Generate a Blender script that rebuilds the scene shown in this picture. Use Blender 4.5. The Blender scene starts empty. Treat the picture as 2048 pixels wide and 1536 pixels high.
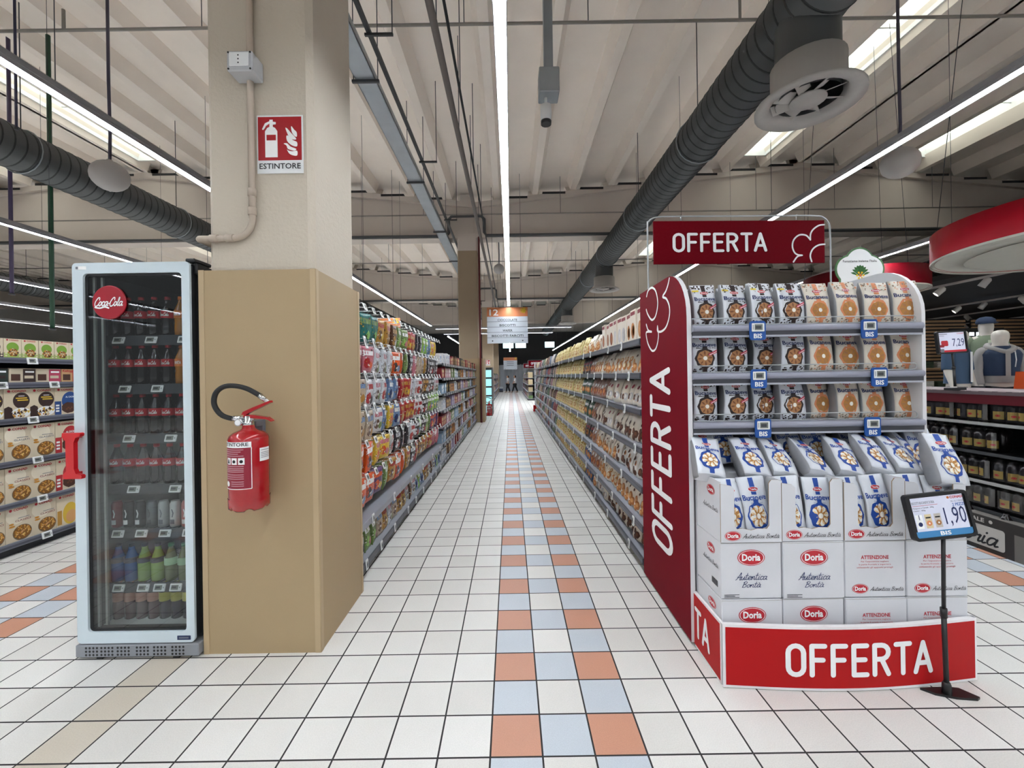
import bpy, math, random
from mathutils import Vector, Matrix
R = math.radians
SC = bpy.context.scene
COL = SC.collection
random.seed(7)
# ---------------------------------------------------------------- camera, world, exposure
F, CH = 842.0, 1.45            # focal length in pixels (2048 wide), camera height in metres
ROLL = 0.0152
cd = bpy.data.cameras.new('camera'); cam = bpy.data.objects.new('camera', cd); COL.objects.link(cam)
cd.sensor_fit = 'HORIZONTAL'; cd.sensor_width = 36.0; cd.lens = F / 2048 * 36.0
cd.shift_x = 2.5 / 2048; cd.shift_y = -17.0 / 2048
cd.clip_start = 0.05; cd.clip_end = 200
cam.matrix_world = Matrix.Translation((0, 0, CH)) @ Matrix.Rotation(R(90), 4, 'X') @ Matrix.Rotation(-ROLL, 4, 'Z')
SC.camera = cam
w = bpy.data.worlds.new('world'); SC.world = w; w.use_nodes = True
w.node_tree.nodes['Background'].inputs[0].default_value = (0.93, 0.97, 1.0, 1)
w.node_tree.nodes['Background'].inputs[1].default_value = 0.12
SC.view_settings.view_transform = 'Standard'; SC.view_settings.look = 'None'
SC.view_settings.exposure = 1.2; SC.view_settings.gamma = 1.0; SC.view_settings.use_curve_mapping = False
LAMP = 30.0                    # radiance of the strip lamps' diffusers
SKYL = 1.3                     # radiance of the roof lights' panes

# ---------------------------------------------------------------- helpers
def lin(c):
    if isinstance(c, str):
        c = tuple(int(c[i:i+2], 16) / 255 for i in (0, 2, 4))
    return tuple(x / 12.92 if x <= .04045 else ((x + .055) / 1.055) ** 2.4 for x in c)
MATS = {}
def M(name, c, rough=.5, metal=0.0, var=.05, scale=8.0, bump=0.0, bscale=60.0, emit=0.0, spec=None, coat=0.0):
    """A procedural material: noise drives a slight tone variation and, where asked, a bump."""
    if name in MATS: return MATS[name]
    m = bpy.data.materials.new(name); m.use_nodes = True; MATS[name] = m
    nt = m.node_tree; N = nt.nodes; L = nt.links; b = N['Principled BSDF']
    c = lin(c)
    b.inputs['Roughness'].default_value = rough; b.inputs['Metallic'].default_value = metal
    if spec is not None: b.inputs['Specular IOR Level'].default_value = spec
    if coat: b.inputs['Coat Weight'].default_value = coat; b.inputs['Coat Roughness'].default_value = .08
    tc = N.new('ShaderNodeTexCoord')
    nz = N.new('ShaderNodeTexNoise'); nz.inputs['Scale'].default_value = scale; nz.inputs['Detail'].default_value = 3
    L.new(tc.outputs['Object'], nz.inputs['Vector'])
    mx = N.new('ShaderNodeMix'); mx.data_type = 'RGBA'
    L.new(nz.outputs['Fac'], mx.inputs['Factor'])
    mx.inputs['A'].default_value = (*[max(0, x * (1 - var)) for x in c], 1)
    mx.inputs['B'].default_value = (*[min(1, x * (1 + var)) for x in c], 1)
    L.new(mx.outputs['Result'], b.inputs['Base Color'])
    if emit:
        L.new(mx.outputs['Result'], b.inputs['Emission Color']); b.inputs['Emission Strength'].default_value = emit
    if bump:
        n2 = N.new('ShaderNodeTexNoise'); n2.inputs['Scale'].default_value = bscale; n2.inputs['Detail'].default_value = 4
        L.new(tc.outputs['Object'], n2.inputs['Vector'])
        bp = N.new('ShaderNodeBump'); bp.inputs['Strength'].default_value = bump; bp.inputs['Distance'].default_value = .01
        L.new(n2.outputs['Fac'], bp.inputs['Height']); L.new(bp.outputs['Normal'], b.inputs['Normal'])
    return m

def catmull(p, n=5, closed=False):
    p = [Vector(q) for q in p]; out = []
    k = len(p)
    for i in range(k if closed else k - 1):
        if closed: a, b, c, d = p[i-1], p[i], p[(i+1) % k], p[(i+2) % k]
        else: a, b, c, d = p[max(i-1, 0)], p[i], p[i+1], p[min(i+2, k-1)]
        for j in range(n):
            t = j / n
            out.append(.5 * ((2*b) + (c-a)*t + (2*a-5*b+4*c-d)*t*t + (3*b-a-3*c+d)*t**3))
    if not closed: out.append(p[-1])
    return out

class MB:
    """Collects shapes and links them as ONE mesh object."""
    def __init__(s): s.v = []; s.f = []; s.m = []; s.s = []; s.mats = []
    def mi(s, mat):
        if mat not in s.mats: s.mats.append(mat)
        return s.mats.index(mat)
    def add(s, vs, fs, mat, smooth=False, T=None):
        o = len(s.v); k = s.mi(mat)
        for p in vs:
            p = Vector(p); s.v.append(T @ p if T is not None else p)
        for f in fs: s.f.append([i + o for i in f]); s.m.append(k); s.s.append(smooth)
        return s
    def box(s, x0, y0, z0, x1, y1, z1, mat, bev=0.0, T=None):
        if not bev:
            v = [(x, y, z) for z in (z0, z1) for y in (y0, y1) for x in (x0, x1)]
            return s.add(v, [(0,2,3,1),(4,5,7,6),(0,1,5,4),(2,6,7,3),(0,4,6,2),(1,3,7,5)], mat, False, T)
        b = min(bev, (x1-x0)*.45, (y1-y0)*.45, (z1-z0)*.45)
        V = []; I = {}
        for cx in (0, 1):
            for cy in (0, 1):
                for cz in (0, 1):
                    p = [(x0, x1)[cx], (y0, y1)[cy], (z0, z1)[cz]]; sg = [1-2*cx, 1-2*cy, 1-2*cz]
                    for ax in range(3):
                        q = list(p)
                        for o in range(3):
                            if o != ax: q[o] += sg[o]*b
                        I[(cx, cy, cz, ax)] = len(V); V.append(q)
        Fc = []
        for ax in range(3):
            o1, o2 = [o for o in range(3) if o != ax]
            for sd in (0, 1):
                q = []
                for a_, b_ in ((0,0),(1,0),(1,1),(0,1)):
                    k = [0,0,0]; k[ax] = sd; k[o1] = a_; k[o2] = b_; q.append(I[(*k, ax)])
                flip = (sd == 0) ^ (ax == 1)
                Fc.append(q[::-1] if flip else q)
            for a_ in (0, 1):
                for b_ in (0, 1):
                    k = [0,0,0]; k[o1] = a_; k[o2] = b_
                    k0 = list(k); k1 = list(k); k0[ax] = 0; k1[ax] = 1
                    Fc.append([I[(*k0, o1)], I[(*k1, o1)], I[(*k1, o2)], I[(*k0, o2)]])
        for cx in (0, 1):
            for cy in (0, 1):
                for cz in (0, 1): Fc.append([I[(cx, cy, cz, a_)] for a_ in range(3)])
        return s.add(V, Fc, mat, False, T)
    def tube(s, pts, r, mat, n=8, closed=False, smooth=True, T=None):
        pts = [Vector(p) for p in pts]; k = len(pts); V = []; Fc = []
        rr = r if isinstance(r, (list, tuple)) else [r]*k
        up = None
        for i, p in enumerate(pts):
            if closed: t = pts[(i+1) % k] - pts[i-1]
            else: t = pts[min(i+1, k-1)] - pts[max(i-1, 0)]
            t.normalize()
            if up is None:
                up = Vector((0,0,1)) if abs(t.z) < .9 else Vector((0,1,0))
            sd = t.cross(up); sd.normalize(); up = sd.cross(t); up.normalize()
            for j in range(n):
                a = 2*math.pi*j/n; V.append(p + (sd*math.cos(a) + up*math.sin(a))*rr[i])
        for i in range(k if closed else k-1):
            for j in range(n):
                a, b = i*n, ((i+1) % k)*n
                Fc.append((a+j, a+(j+1) % n, b+(j+1) % n, b+j))
        s.add(V, Fc, mat, smooth, T)
        if not closed:
            o = len(s.v) - len(V); km = s.mi(mat)
            s.f.append([o+j for j in range(n)][::-1]); s.m.append(km); s.s.append(False)
            s.f.append([o+(k-1)*n+j for j in range(n)]); s.m.append(km); s.s.append(False)
        return s
    def lathe(s, prof, mat, n=16, c=(0,0,0), T=None, smooth=True, caps=True):
        V = []; Fc = []; k = len(prof)
        for r, z in prof:
            for j in range(n):
                a = 2*math.pi*j/n; V.append((c[0]+r*math.cos(a), c[1]+r*math.sin(a), c[2]+z))
        for i in range(k-1):
            for j in range(n): Fc.append((i*n+j, i*n+(j+1) % n, (i+1)*n+(j+1) % n, (i+1)*n+j))
        s.add(V, Fc, mat, smooth, T)
        if caps:
            o = len(s.v) - len(V); km = s.mi(mat)
            s.f.append([o+j for j in range(n)][::-1]); s.m.append(km); s.s.append(False)
            s.f.append([o+(k-1)*n+j for j in range(n)]); s.m.append(km); s.s.append(False)
        return s
    def extrude(s, poly, d0, d1, T, mat, side=None):
        n = len(poly)
        V = [(x, y, d0) for x, y in poly] + [(x, y, d1) for x, y in poly]
        s.add(V, [list(range(n))[::-1], list(range(n, 2*n))], mat, False, T)
        return s.add(V, [(i, (i+1) % n, n+(i+1) % n, n+i) for i in range(n)], side or mat, False, T)
    def decal(s, shape, fn, mat, layer=1):
        vs, fs = shape
        return s.add([fn(p[0], p[1], layer + (p[2] if len(p) > 2 else 0)) for p in vs], fs, mat)
    def mesh(s, name):
        me = bpy.data.meshes.new(name)
        me.from_pydata([tuple(p) for p in s.v], [], s.f)
        for m in s.mats: me.materials.append(m)
        me.polygons.foreach_set('material_index', s.m); me.polygons.foreach_set('use_smooth', s.s)
        me.update()
        return me
    def build(s, name, parent=None, loc=None, rz=0.0):
        return link(name, s.mesh(name), parent, loc, rz)

def link(name, me, parent=None, loc=None, rz=0.0):
    o = bpy.data.objects.new(name, me); COL.objects.link(o)
    if parent is not None: o.parent = parent
    if loc is not None: o.location = loc
    if rz: o.rotation_euler = (0, 0, rz)
    return o
def tag(o, label, cat, group=None, kind=None):
    o['label'] = label; o['category'] = cat
    if group: o['group'] = group
    if kind: o['kind'] = kind
    return o
def thing(name, label, cat, loc=(0,0,0), rz=0.0, group=None):
    return tag(link(name, None, None, loc, rz), label, cat, group)
def struct(o): o['kind'] = 'structure'; return o
def kids(o): return [c for c in COL.objects if c.parent == o] if not hasattr(o, '_k') else []
def dup(root, loc, rot=None, label=None, group=None, ch=None):
    """A copy of a thing with copies of its parts and sub-parts."""
    r = root.copy(); COL.objects.link(r); r.location = loc
    if rot is not None: r.rotation_euler = rot if isinstance(rot, (tuple, list)) else (0, 0, rot)
    if label: r['label'] = label
    if group: r['group'] = group
    for c in (root.children if ch is None else ch):
        d = c.copy(); COL.objects.link(d); d.parent = r
        for g in c.children:
            e = g.copy(); COL.objects.link(e); e.parent = d
    return r
ONES = 'zeroth first second third fourth fifth sixth seventh eighth ninth tenth eleventh twelfth thirteenth fourteenth fifteenth sixteenth seventeenth eighteenth nineteenth'.split()
def nth(i):
    if i < 20: return ONES[i]
    t = {2: 'twent', 3: 'thirt', 4: 'fort', 5: 'fift', 6: 'sixt'}[i // 10]
    return t + 'ieth' if i % 10 == 0 else t + 'y-' + ONES[i % 10]

# ---- flat shapes for print: (verts2d, faces)
_TX = {}
def text2(body, bold=0.0):
    key = (body, bold)
    if key not in _TX:
        cu = bpy.data.curves.new('lettering', 'FONT'); cu.body = body; cu.size = 1.0; cu.resolution_u = 2; cu.offset = bold
        cu.fill_mode = 'FRONT'
        ob = bpy.data.objects.new('lettering', cu)
        me = bpy.data.meshes.new_from_object(ob)
        vs = [(v.co.x, v.co.y) for v in me.vertices]; fs = [list(p.vertices) for p in me.polygons]
        bpy.data.objects.remove(ob); bpy.data.curves.remove(cu); bpy.data.meshes.remove(me)
        _TX[key] = (vs, fs)
    return _TX[key]
def fit(shape, x0, y0, x1, y1, shear=0.0, keep=False):
    vs, fs = shape
    ax = min(v[0] for v in vs); bx = max(v[0] for v in vs); ay = min(v[1] for v in vs); by = max(v[1] for v in vs)
    sx = (x1-x0)/max(bx-ax, 1e-6); sy = (y1-y0)/max(by-ay, 1e-6)
    if keep: sx = sy = min(sx, sy); x0 = (x0+x1)/2 - sx*(bx-ax)/2; y0 = (y0+y1)/2 - sy*(by-ay)/2
    return [(x0+(p[0]-ax)*sx + shear*(p[1]-ay)*sy, y0+(p[1]-ay)*sy, *p[2:]) for p in vs], fs
def disc2(cx, cy, rx, ry=None, n=20, wob=0.0, lobes=8, ph=0.0):
    ry = ry or rx
    vs = [(cx, cy)]; 
    for i in range(n):
        a = 2*math.pi*i/n; q = 1 + wob*math.cos(lobes*a+ph)
        vs.append((cx+rx*q*math.cos(a), cy+ry*q*math.sin(a)))
    return vs, [(0, 1+i, 1+(i+1) % n) for i in range(n)]
def rect2(x0, y0, x1, y1, nx=1, ny=1):
    vs = [(x0+(x1-x0)*i/nx, y0+(y1-y0)*j/ny) for j in range(ny+1) for i in range(nx+1)]
    return vs, [(j*(nx+1)+i, j*(nx+1)+i+1, (j+1)*(nx+1)+i+1, (j+1)*(nx+1)+i) for j in range(ny) for i in range(nx)]
def poly2(pts): return list(pts), [list(range(len(pts)))]
def merge2(*sh):
    V = []; Fc = []
    for vs, fs in sh:
        o = len(V); V += list(vs); Fc += [[i+o for i in f] for f in fs]
    return V, Fc
def lift(shapes, d=.3):
    """Stacks overlapping strokes a hair apart."""
    return [([(p[0], p[1], d*i) for p in vs], fs) for i, (vs, fs) in enumerate(shapes)]
def stroke2(pts, wd, caps=True, closed=False):
    pts = [Vector((p[0], p[1])) for p in pts]; k = len(pts); V = []; Fc = []
    for i, p in enumerate(pts):
        if closed: t = pts[(i+1) % k] - pts[i-1]
        else: t = pts[min(i+1, k-1)] - pts[max(i-1, 0)]
        if t.length < 1e-9: t = Vector((1, 0))
        t.normalize(); nn = Vector((-t.y, t.x))*wd/2
        if 0 < i < k-1 or closed:
            e = (pts[(i+1) % k]-p); e.normalize()
            c_ = max(.5, abs(e.dot(t))); nn = nn / c_
        V += [p+nn, p-nn]
    for i in range(k if closed else k-1):
        j = (i+1) % k; Fc.append((2*i, 2*i+1, 2*j+1, 2*j))
    if caps and not closed:
        for e, q in ((0, 1), (k-1, k-2)):
            d = pts[e]-pts[q]; a0 = math.atan2(d.y, d.x); o = len(V); V.append(pts[e])
            for j in range(7):
                a = a0 - math.pi/2 + math.pi*j/6; V.append(pts[e]+Vector((math.cos(a), math.sin(a)))*wd/2)
            Fc += [(o, o+1+j, o+2+j) for j in range(6)]
    return [(v.x, v.y) for v in V], Fc
# rounded single-stroke capitals
def _arc(cx, cy, rx, ry, a0, a1, n=8): return [(cx+rx*math.cos(R(a0+(a1-a0)*i/n)), cy+ry*math.sin(R(a0+(a1-a0)*i/n))) for i in range(n+1)]
CAPS = {
 'O': ([(_arc(.25,.75,.25,.25,0,180)+_arc(.25,.25,.25,.25,180,360), True)], .5),
 'F': ([([(0,0),(0,1)], False), ([(0,1),(.42,1)], False), ([(0,.52),(.36,.52)], False)], .42),
 'E': ([([(.44,0),(0,0)], False), ([(0,0),(0,1)], False), ([(0,1),(.44,1)], False), ([(0,.52),(.38,.52)], False)], .44),
 'R': ([([(0,0),(0,1)], False), ([(0,1)]+_arc(.24,.76,.24,.24,90,-90)+[(0,.52)], False), ([(.24,.52),(.48,0)], False)], .48),
 'T': ([([(0,1),(.5,1)], False), ([(.25,1),(.25,0)], False)], .44),
 'A': ([([(0,0),(.28,1)], False), ([(.28,1),(.56,0)], False), ([(.09,.3),(.47,.3)], False)], .56)}
def caps2(word, wd=.15, gap=.27):
    x = 0; out = []
    for ch in word:
        st, adv = CAPS[ch]
        for p, cl in st: out.append(stroke2([(x+a, b) for a, b in p], wd, True, cl))
        x += adv + gap
    return merge2(*lift(out, .12))
SCRIPT = {
 'a': ([[(.42,.42),(.3,.5),(.12,.45),(.04,.22),(.12,.03),(.26,.06),(.4,.3),(.44,.48)],[(.44,.48),(.4,.2),(.44,.03),(.56,.08)]], .54),
 'u': ([[(.02,.3),(.08,.48),(.06,.2),(.12,.03),(.26,.06),(.4,.4),(.42,.48)],[(.42,.48),(.39,.15),(.45,.02),(.56,.08)]], .54),
 't': ([[(.14,.92),(.08,.3),(.1,.06),(.2,.02),(.34,.1)],[(-.04,.6),(.32,.64)]], .34),
 'e': ([[(.0,.18),(.2,.24),(.34,.36),(.28,.5),(.12,.46),(.05,.24),(.12,.04),(.28,.03),(.42,.14)]], .42),
 'n': ([[(.0,.3),(.08,.48),(.06,.02)],[(.06,.02),(.12,.3),(.26,.5),(.36,.44),(.36,.12),(.42,.02),(.52,.08)]], .52),
 'i': ([[(.08,.48),(.05,.14),(.1,.02),(.22,.08)],[(.12,.68),(.14,.72)]], .24),
 'c': ([[(.36,.4),(.28,.5),(.12,.46),(.04,.22),(.12,.03),(.26,.04),(.38,.14)]], .38),
 'o': ([[(.22,.5),(.09,.42),(.04,.22),(.1,.04),(.23,.02),(.35,.18),(.36,.36),(.28,.48),(.2,.5)],[(.33,.42),(.46,.43)]], .44),
 'r': ([[(.0,.3),(.08,.5),(.16,.4),(.3,.46),(.26,.2),(.28,.03),(.4,.08)]], .4),
 'b': ([[(.1,.95),(.06,.4),(.07,.05),(.22,.02),(.36,.2),(.32,.44),(.2,.46),(.36,.38),(.46,.42)]], .46),
 'l': ([[(.0,.1),(.2,.6),(.24,.95),(.14,.9),(.1,.3),(.16,.02),(.3,.1)]], .3),
 'A': ([[(.0,.0),(.2,.3),(.48,1.0),(.5,.4),(.52,0.0),(.6,.05)],[(.1,.4),(.3,.34),(.62,.42)]], .62),
 'B': ([[(.2,.95),(.14,.4),(.08,.0)],[(.05,.8),(.3,1.0),(.52,.85),(.4,.6),(.2,.52),(.46,.45),(.5,.15),(.3,0),(.1,.06)]], .62),
 'C': ([[(.6,.7),(.56,.95),(.34,.92),(.08,.5),(.08,.12),(.26,-.05),(.5,.08),(.6,.2)]], .6),
 '-': ([[(.02,.28),(.2,.3)]], .22), ' ': ([], .3)}
SCRIPT['à'] = (SCRIPT['a'][0] + [[(.14,.8),(.28,.64)]], .54)
_SX = {}
def script2(word, wd=.1, shear=.28, n=4):
    key = (word, wd, shear, n)
    if key not in _SX:
        x = 0; out = []
        for ch in word:
            st, adv = SCRIPT[ch]
            for p in st:
                q = catmull([(x+a+shear*b, b) for a, b in p], n); out.append(stroke2(q, wd))
            x += adv
        _SX[key] = merge2(*lift(out, .05))
    return _SX[key]
def plane(o, ux, uy, step=.0007):
    o = Vector(o); ux = Vector(ux); uy = Vector(uy); n = ux.cross(uy).normalized()
    return lambda x, y, l: o + ux*x + uy*y + n*(step*l)
def front(x0, z0, y): return plane((x0, y, z0), (1,0,0), (0,0,1))     # faces the camera (-Y)

# ---- materials
WHITE = M('white_plastic', 'E4E6E6', .35); PAPER = M('white_print', 'F2F3F2', .5, var=.01)
RED = M('sign_red', 'A50F22', .5, var=.03, spec=.2); BRIGHT = M('bright_red_board', 'B2181B', .5, var=.03, spec=.15)
DKRED = M('dark_red_board', '8E1020', .35, var=.03)
BLACK = M('black_plastic', '141416', .4); INK = M('black_print', '15161C', .6, var=.01); NAVY = M('navy_print', '1C2C5E', .6, var=.02)
BLUE = M('blue_print', '16459A', .5, var=.03); LOGO = M('logo_red_print', 'BE1E2D', .5, var=.02)
CARD = M('white_carton_board', 'D4D5D9', .8, var=.03, bump=.05, bscale=200)
STEEL = M('shelf_grey_steel', 'A9ACB6', .4, .0, var=.03); RAIL = M('shelf_rail_grey', '9698A6', .35, var=.03); RAILD = M('gondola_rail_slate', '45474F', .4, var=.05); STEELD = M('gondola_steel', '94979F', .45, var=.03)
DKSTEEL = M('dark_shelf_steel', '3A3B42', .5); GALV = M('galvanised_steel', '9CA3A8', .4, .7, var=.15, scale=3)
CHROME = M('bright_chrome', 'D8DADC', .18, 1.0, var=.02); WIRE = M('grey_wire', 'B4B8BA', .45, .3, var=.02); DKGREY = M('dark_grey_metal', '45474A', .5, .3)
LCD = M('grey_lcd', '7C8078', .3); TAGW = M('price_tag_white', 'E9EBEA', .35, var=.02); BIS = M('promo_tag_blue', '17509C', .4)
GREYTXT = M('grey_print', '6E727C', .6); ORANGE = M('orange_print', 'D9793B', .5); YELLOW = M('yellow_print', 'E3C93A', .5)
def glass_mat(name, tint, refl, rough=.02):
    m = bpy.data.materials.new(name); m.use_nodes = True; N = m.node_tree.nodes; L = m.node_tree.links
    N.remove(N['Principled BSDF']); o = N['Material Output']
    tr = N.new('ShaderNodeBsdfTransparent'); tr.inputs[0].default_value = (*lin(tint), 1)
    gl = N.new('ShaderNodeBsdfGlossy'); gl.inputs['Roughness'].default_value = rough; gl.inputs['Color'].default_value = (1,1,1,1)
    lw = N.new('ShaderNodeLayerWeight'); lw.inputs['Blend'].default_value = .5
    pw = N.new('ShaderNodeMath'); pw.operation = 'POWER'; pw.inputs[1].default_value = 4.0; L.new(lw.outputs['Facing'], pw.inputs[0])
    fr = N.new('ShaderNodeMath'); fr.operation = 'MULTIPLY_ADD'; fr.inputs[1].default_value = .8; fr.inputs[2].default_value = refl; L.new(pw.outputs[0], fr.inputs[0])
    nz = N.new('ShaderNodeTexNoise'); nz.inputs['Scale'].default_value = 3
    ml = N.new('ShaderNodeMath'); ml.operation = 'MULTIPLY_ADD'; ml.inputs[1].default_value = .015; L.new(nz.outputs['Fac'], ml.inputs[0]); L.new(fr.outputs[0], ml.inputs[2])
    mx = N.new('ShaderNodeMixShader'); L.new(ml.outputs[0], mx.inputs[0]); L.new(tr.outputs[0], mx.inputs[1]); L.new(gl.outputs[0], mx.inputs[2])
    L.new(mx.outputs[0], o.inputs[0]); return m
GLASS = glass_mat('clear_glass', 'EEF1F1', .035); FILM = glass_mat('shrink_film', 'F2F2F2', .07, .12)
def at(px, py, Y):
    """A point of the place at depth Y from where it shows in the photograph."""
    u, v = px-1021.5, py-751.0
    return Vector(((u-ROLL*v)/F*Y, Y, CH-(v+ROLL*u)/F*Y))
def at_x(px, py, X):
    u, v = px-1021.5, py-751.0
    Y = F*X/(u-ROLL*v); return Vector((X, Y, CH-(v+ROLL*u)/F*Y))
# ================================================================ THE SETTING
def floor_material():
    m = bpy.data.materials.new('floor_tiles'); m.use_nodes = True
    nt = m.node_tree; N = nt.nodes; L = nt.links; b = N['Principled BSDF']
    def math_(op, a, c=None):
        n = N.new('ShaderNodeMath'); n.operation = op
        for i, q in enumerate((a, c)):
            if q is None: continue
            if isinstance(q, (int, float)): n.inputs[i].default_value = q
            else: L.new(q, n.inputs[i])
        if op == 'COMPARE': n.inputs[2].default_value = .3
        return n.outputs[0]
    tc = N.new('ShaderNodeTexCoord'); sp = N.new('ShaderNodeSeparateXYZ'); L.new(tc.outputs['Object'], sp.inputs[0])
    tx = math_('DIVIDE', math_('ADD', sp.outputs[0], .1), .2); ty = math_('DIVIDE', sp.outputs[1], .2)
    ix = math_('FLOOR', tx); iy = math_('FLOOR', ty); fx = math_('SUBTRACT', tx, ix); fy = math_('SUBTRACT', ty, iy)
    mo = math_('SUBTRACT', ix, math_('MULTIPLY', math_('FLOOR', math_('DIVIDE', math_('ADD', ix, .001), 17)), 17))
    par = math_('SUBTRACT', iy, math_('MULTIPLY', math_('FLOOR', math_('DIVIDE', math_('ADD', iy, .001), 2)), 2))
    mid = math_('COMPARE', mo, 1.0); edge = math_('ADD', math_('COMPARE', mo, 0.0), math_('COMPARE', mo, 2.0))
    inv = math_('SUBTRACT', 1.0, par)
    org = math_('MULTIPLY', edge, inv)
    blu = math_('ADD', math_('MULTIPLY', mid, inv), math_('MULTIPLY', edge, par))
    bg = math_('MULTIPLY', math_('COMPARE', ix, -9.0), math_('LESS_THAN', iy, 11.5))
    g1 = math_('MULTIPLY', math_('LESS_THAN', math_('ABSOLUTE', math_('SUBTRACT', fx, .5)), .482), math_('LESS_THAN', math_('ABSOLUTE', math_('SUBTRACT', fy, .5)), .482))
    wn = N.new('ShaderNodeTexWhiteNoise'); wn.noise_dimensions = '2D'; cb = N.new('ShaderNodeCombineXYZ'); L.new(ix, cb.inputs[0]); L.new(iy, cb.inputs[1]); L.new(cb.outputs[0], wn.inputs['Vector'])
    nz = N.new('ShaderNodeTexNoise'); nz.inputs['Scale'].default_value = 220; nz.inputs['Detail'].default_value = 2; L.new(tc.outputs['Object'], nz.inputs['Vector'])
    nl = N.new('ShaderNodeTexNoise'); nl.inputs['Scale'].default_value = 2.5; nl.inputs['Detail'].default_value = 4; L.new(tc.outputs['Object'], nl.inputs['Vector'])
    def mix(fac, a, c):
        n = N.new('ShaderNodeMix'); n.data_type = 'RGBA'
        L.new(fac, n.inputs['Factor']) if not isinstance(fac, float) else setattr(n.inputs['Factor'], 'default_value', fac)
        for s, q in (('A', a), ('B', c)):
            if isinstance(q, tuple): n.inputs[s].default_value = (*q, 1)
            else: L.new(q, n.inputs[s])
        return n.outputs['Result']
    cream = mix(wn.outputs['Value'], lin('CFCCC6'), lin('DAD8D3'))
    col = mix(bg, cream, lin('C6BDAE')); col = mix(org, col, lin('BE8A72')); col = mix(blu, col, lin('B9C0C7'))
    spk = math_('ADD', math_('MULTIPLY', nz.outputs['Fac'], .30), .85)
    sp2 = math_('ADD', math_('MULTIPLY', nl.outputs['Fac'], .12), .94)
    vm = N.new('ShaderNodeVectorMath'); vm.operation = 'SCALE'; L.new(col, vm.inputs[0]); L.new(math_('MULTIPLY', spk, sp2), vm.inputs['Scale'])
    col = mix(g1, lin('2E2C2C'), vm.outputs[0])
    L.new(col, b.inputs['Base Color'])
    rg = math_('ADD', math_('MULTIPLY', math_('SUBTRACT', 1.0, g1), .4), .42); L.new(rg, b.inputs['Roughness'])
    b.inputs['Specular IOR Level'].default_value = .28
    bp = N.new('ShaderNodeBump'); bp.inputs['Strength'].default_value = .3; bp.inputs['Distance'].default_value = .003
    L.new(g1, bp.inputs['Height']); L.new(bp.outputs[0], b.inputs['Normal'])
    return m
X0, X1, YB, YE = -32.3, 30.1, -12.0, 41.0
mb = MB(); mb.add([(X0,YB,0),(X1,YB,0),(X1,YE,0),(X0,YE,0)], [(0,1,2,3)], floor_material()); struct(mb.build('floor'))
WALL_GAP_DARK = M('dark_wall_and_gap_shade', '2A2A2C', .7, var=.1, scale=1.0)
CONC = M('painted_concrete', 'F4EADF', .85, var=.06, scale=1.5, bump=.08, bscale=30)
CONC2 = M('beam_concrete', 'CCC2B9', .85, var=.06, scale=1.2, bump=.08, bscale=30)
VAL = -1.1; HALF = 10.4; ZS = 7.25; SL = 1.1/HALF
def roof_z(X):
    d = (X-VAL) % (2*HALF); d = min(d, 2*HALF-d); return ZS + SL*d
BEAMS = [-8.5, 2.5, 13.5, 24.5, 35.5]
def hang_z(X, Y=0.0):
    """The underside of whatever is overhead: beam, rib or slab."""
    if any(abs(Y-b) < .26 for b in BEAMS): return 5.8
    d = (X-VAL) % (2*HALF); d = min(d, 2*HALF-d); k = round((d-.75)/1.2)
    return ZS+SL*d-(.31 if 0 <= k <= 8 and abs(d-(.75+1.2*k)) < .23 else .006)
mb = MB(); SKY = []
for half in range(-3, 3):
    xv = VAL + HALF*(half if half % 2 == 0 else half+1); sg = 1 if half % 2 == 0 else -1
    X = lambda d: xv + sg*d
    ribs = [.75+1.2*k for k in range(9)]
    def slab(d0, d1, y0, y1):
        a, c = X(d0), X(d1); v = [(a,y0,ZS+SL*d0),(c,y0,ZS+SL*d1),(c,y1,ZS+SL*d1),(a,y1,ZS+SL*d0)]
        mb.add(v+[(p[0],p[1],p[2]+.15) for p in v], [(0,1,2,3),(4,5,6,7),(0,1,5,4),(2,3,7,6)], CONC)
    edges = [0]+ribs+[HALF]
    for i in range(len(edges)-1):
        d0, d1 = edges[i], edges[i+1]
        wins = []
        if (half == 0 and i == 7) or (half == -1 and i == 8) or (half in (1, -2) and i == 6):
            wins = [(6.2, 12.9), (15.0, 23.6), (26.0, 34.5)]
        y = YB
        for (a, c) in wins:
            slab(d0, d1, y, a); y = c; SKY.append((X(d0+.13), X(d1-.13), a, c, ZS+SL*(d0+d1)/2, SL*sg))
            # the slab's margins beside the opening
            slab(d0, d0+.13, a, c); slab(d1-.13, d1, a, c)
        slab(d0, d1, y, YE)
    for d in ribs:
        zb = ZS+SL*d
        for (y0, y1) in [(YB,-8.72),(-8.28,2.3),(2.7,13.28),(13.72,24.28),(24.72,35.28),(35.72,YE)]:
            P = [(X(d)-.22,zb+.03),(X(d)-.085,zb-.30),(X(d)+.085,zb-.30),(X(d)+.22,zb+.03)]
            v = [(p[0],y0,p[1]) for p in P]+[(p[0],y1,p[1]) for p in P]
            mb.add(v, [(0,1,5,4),(1,2,6,5),(2,3,7,6),(0,1,2,3),(4,5,6,7)], CONC)
struct(mb.build('ceiling'))
PANE = M('roof_light_pane', 'E3E7DC', .6, var=.22, scale=2.2, emit=SKYL)
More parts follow.
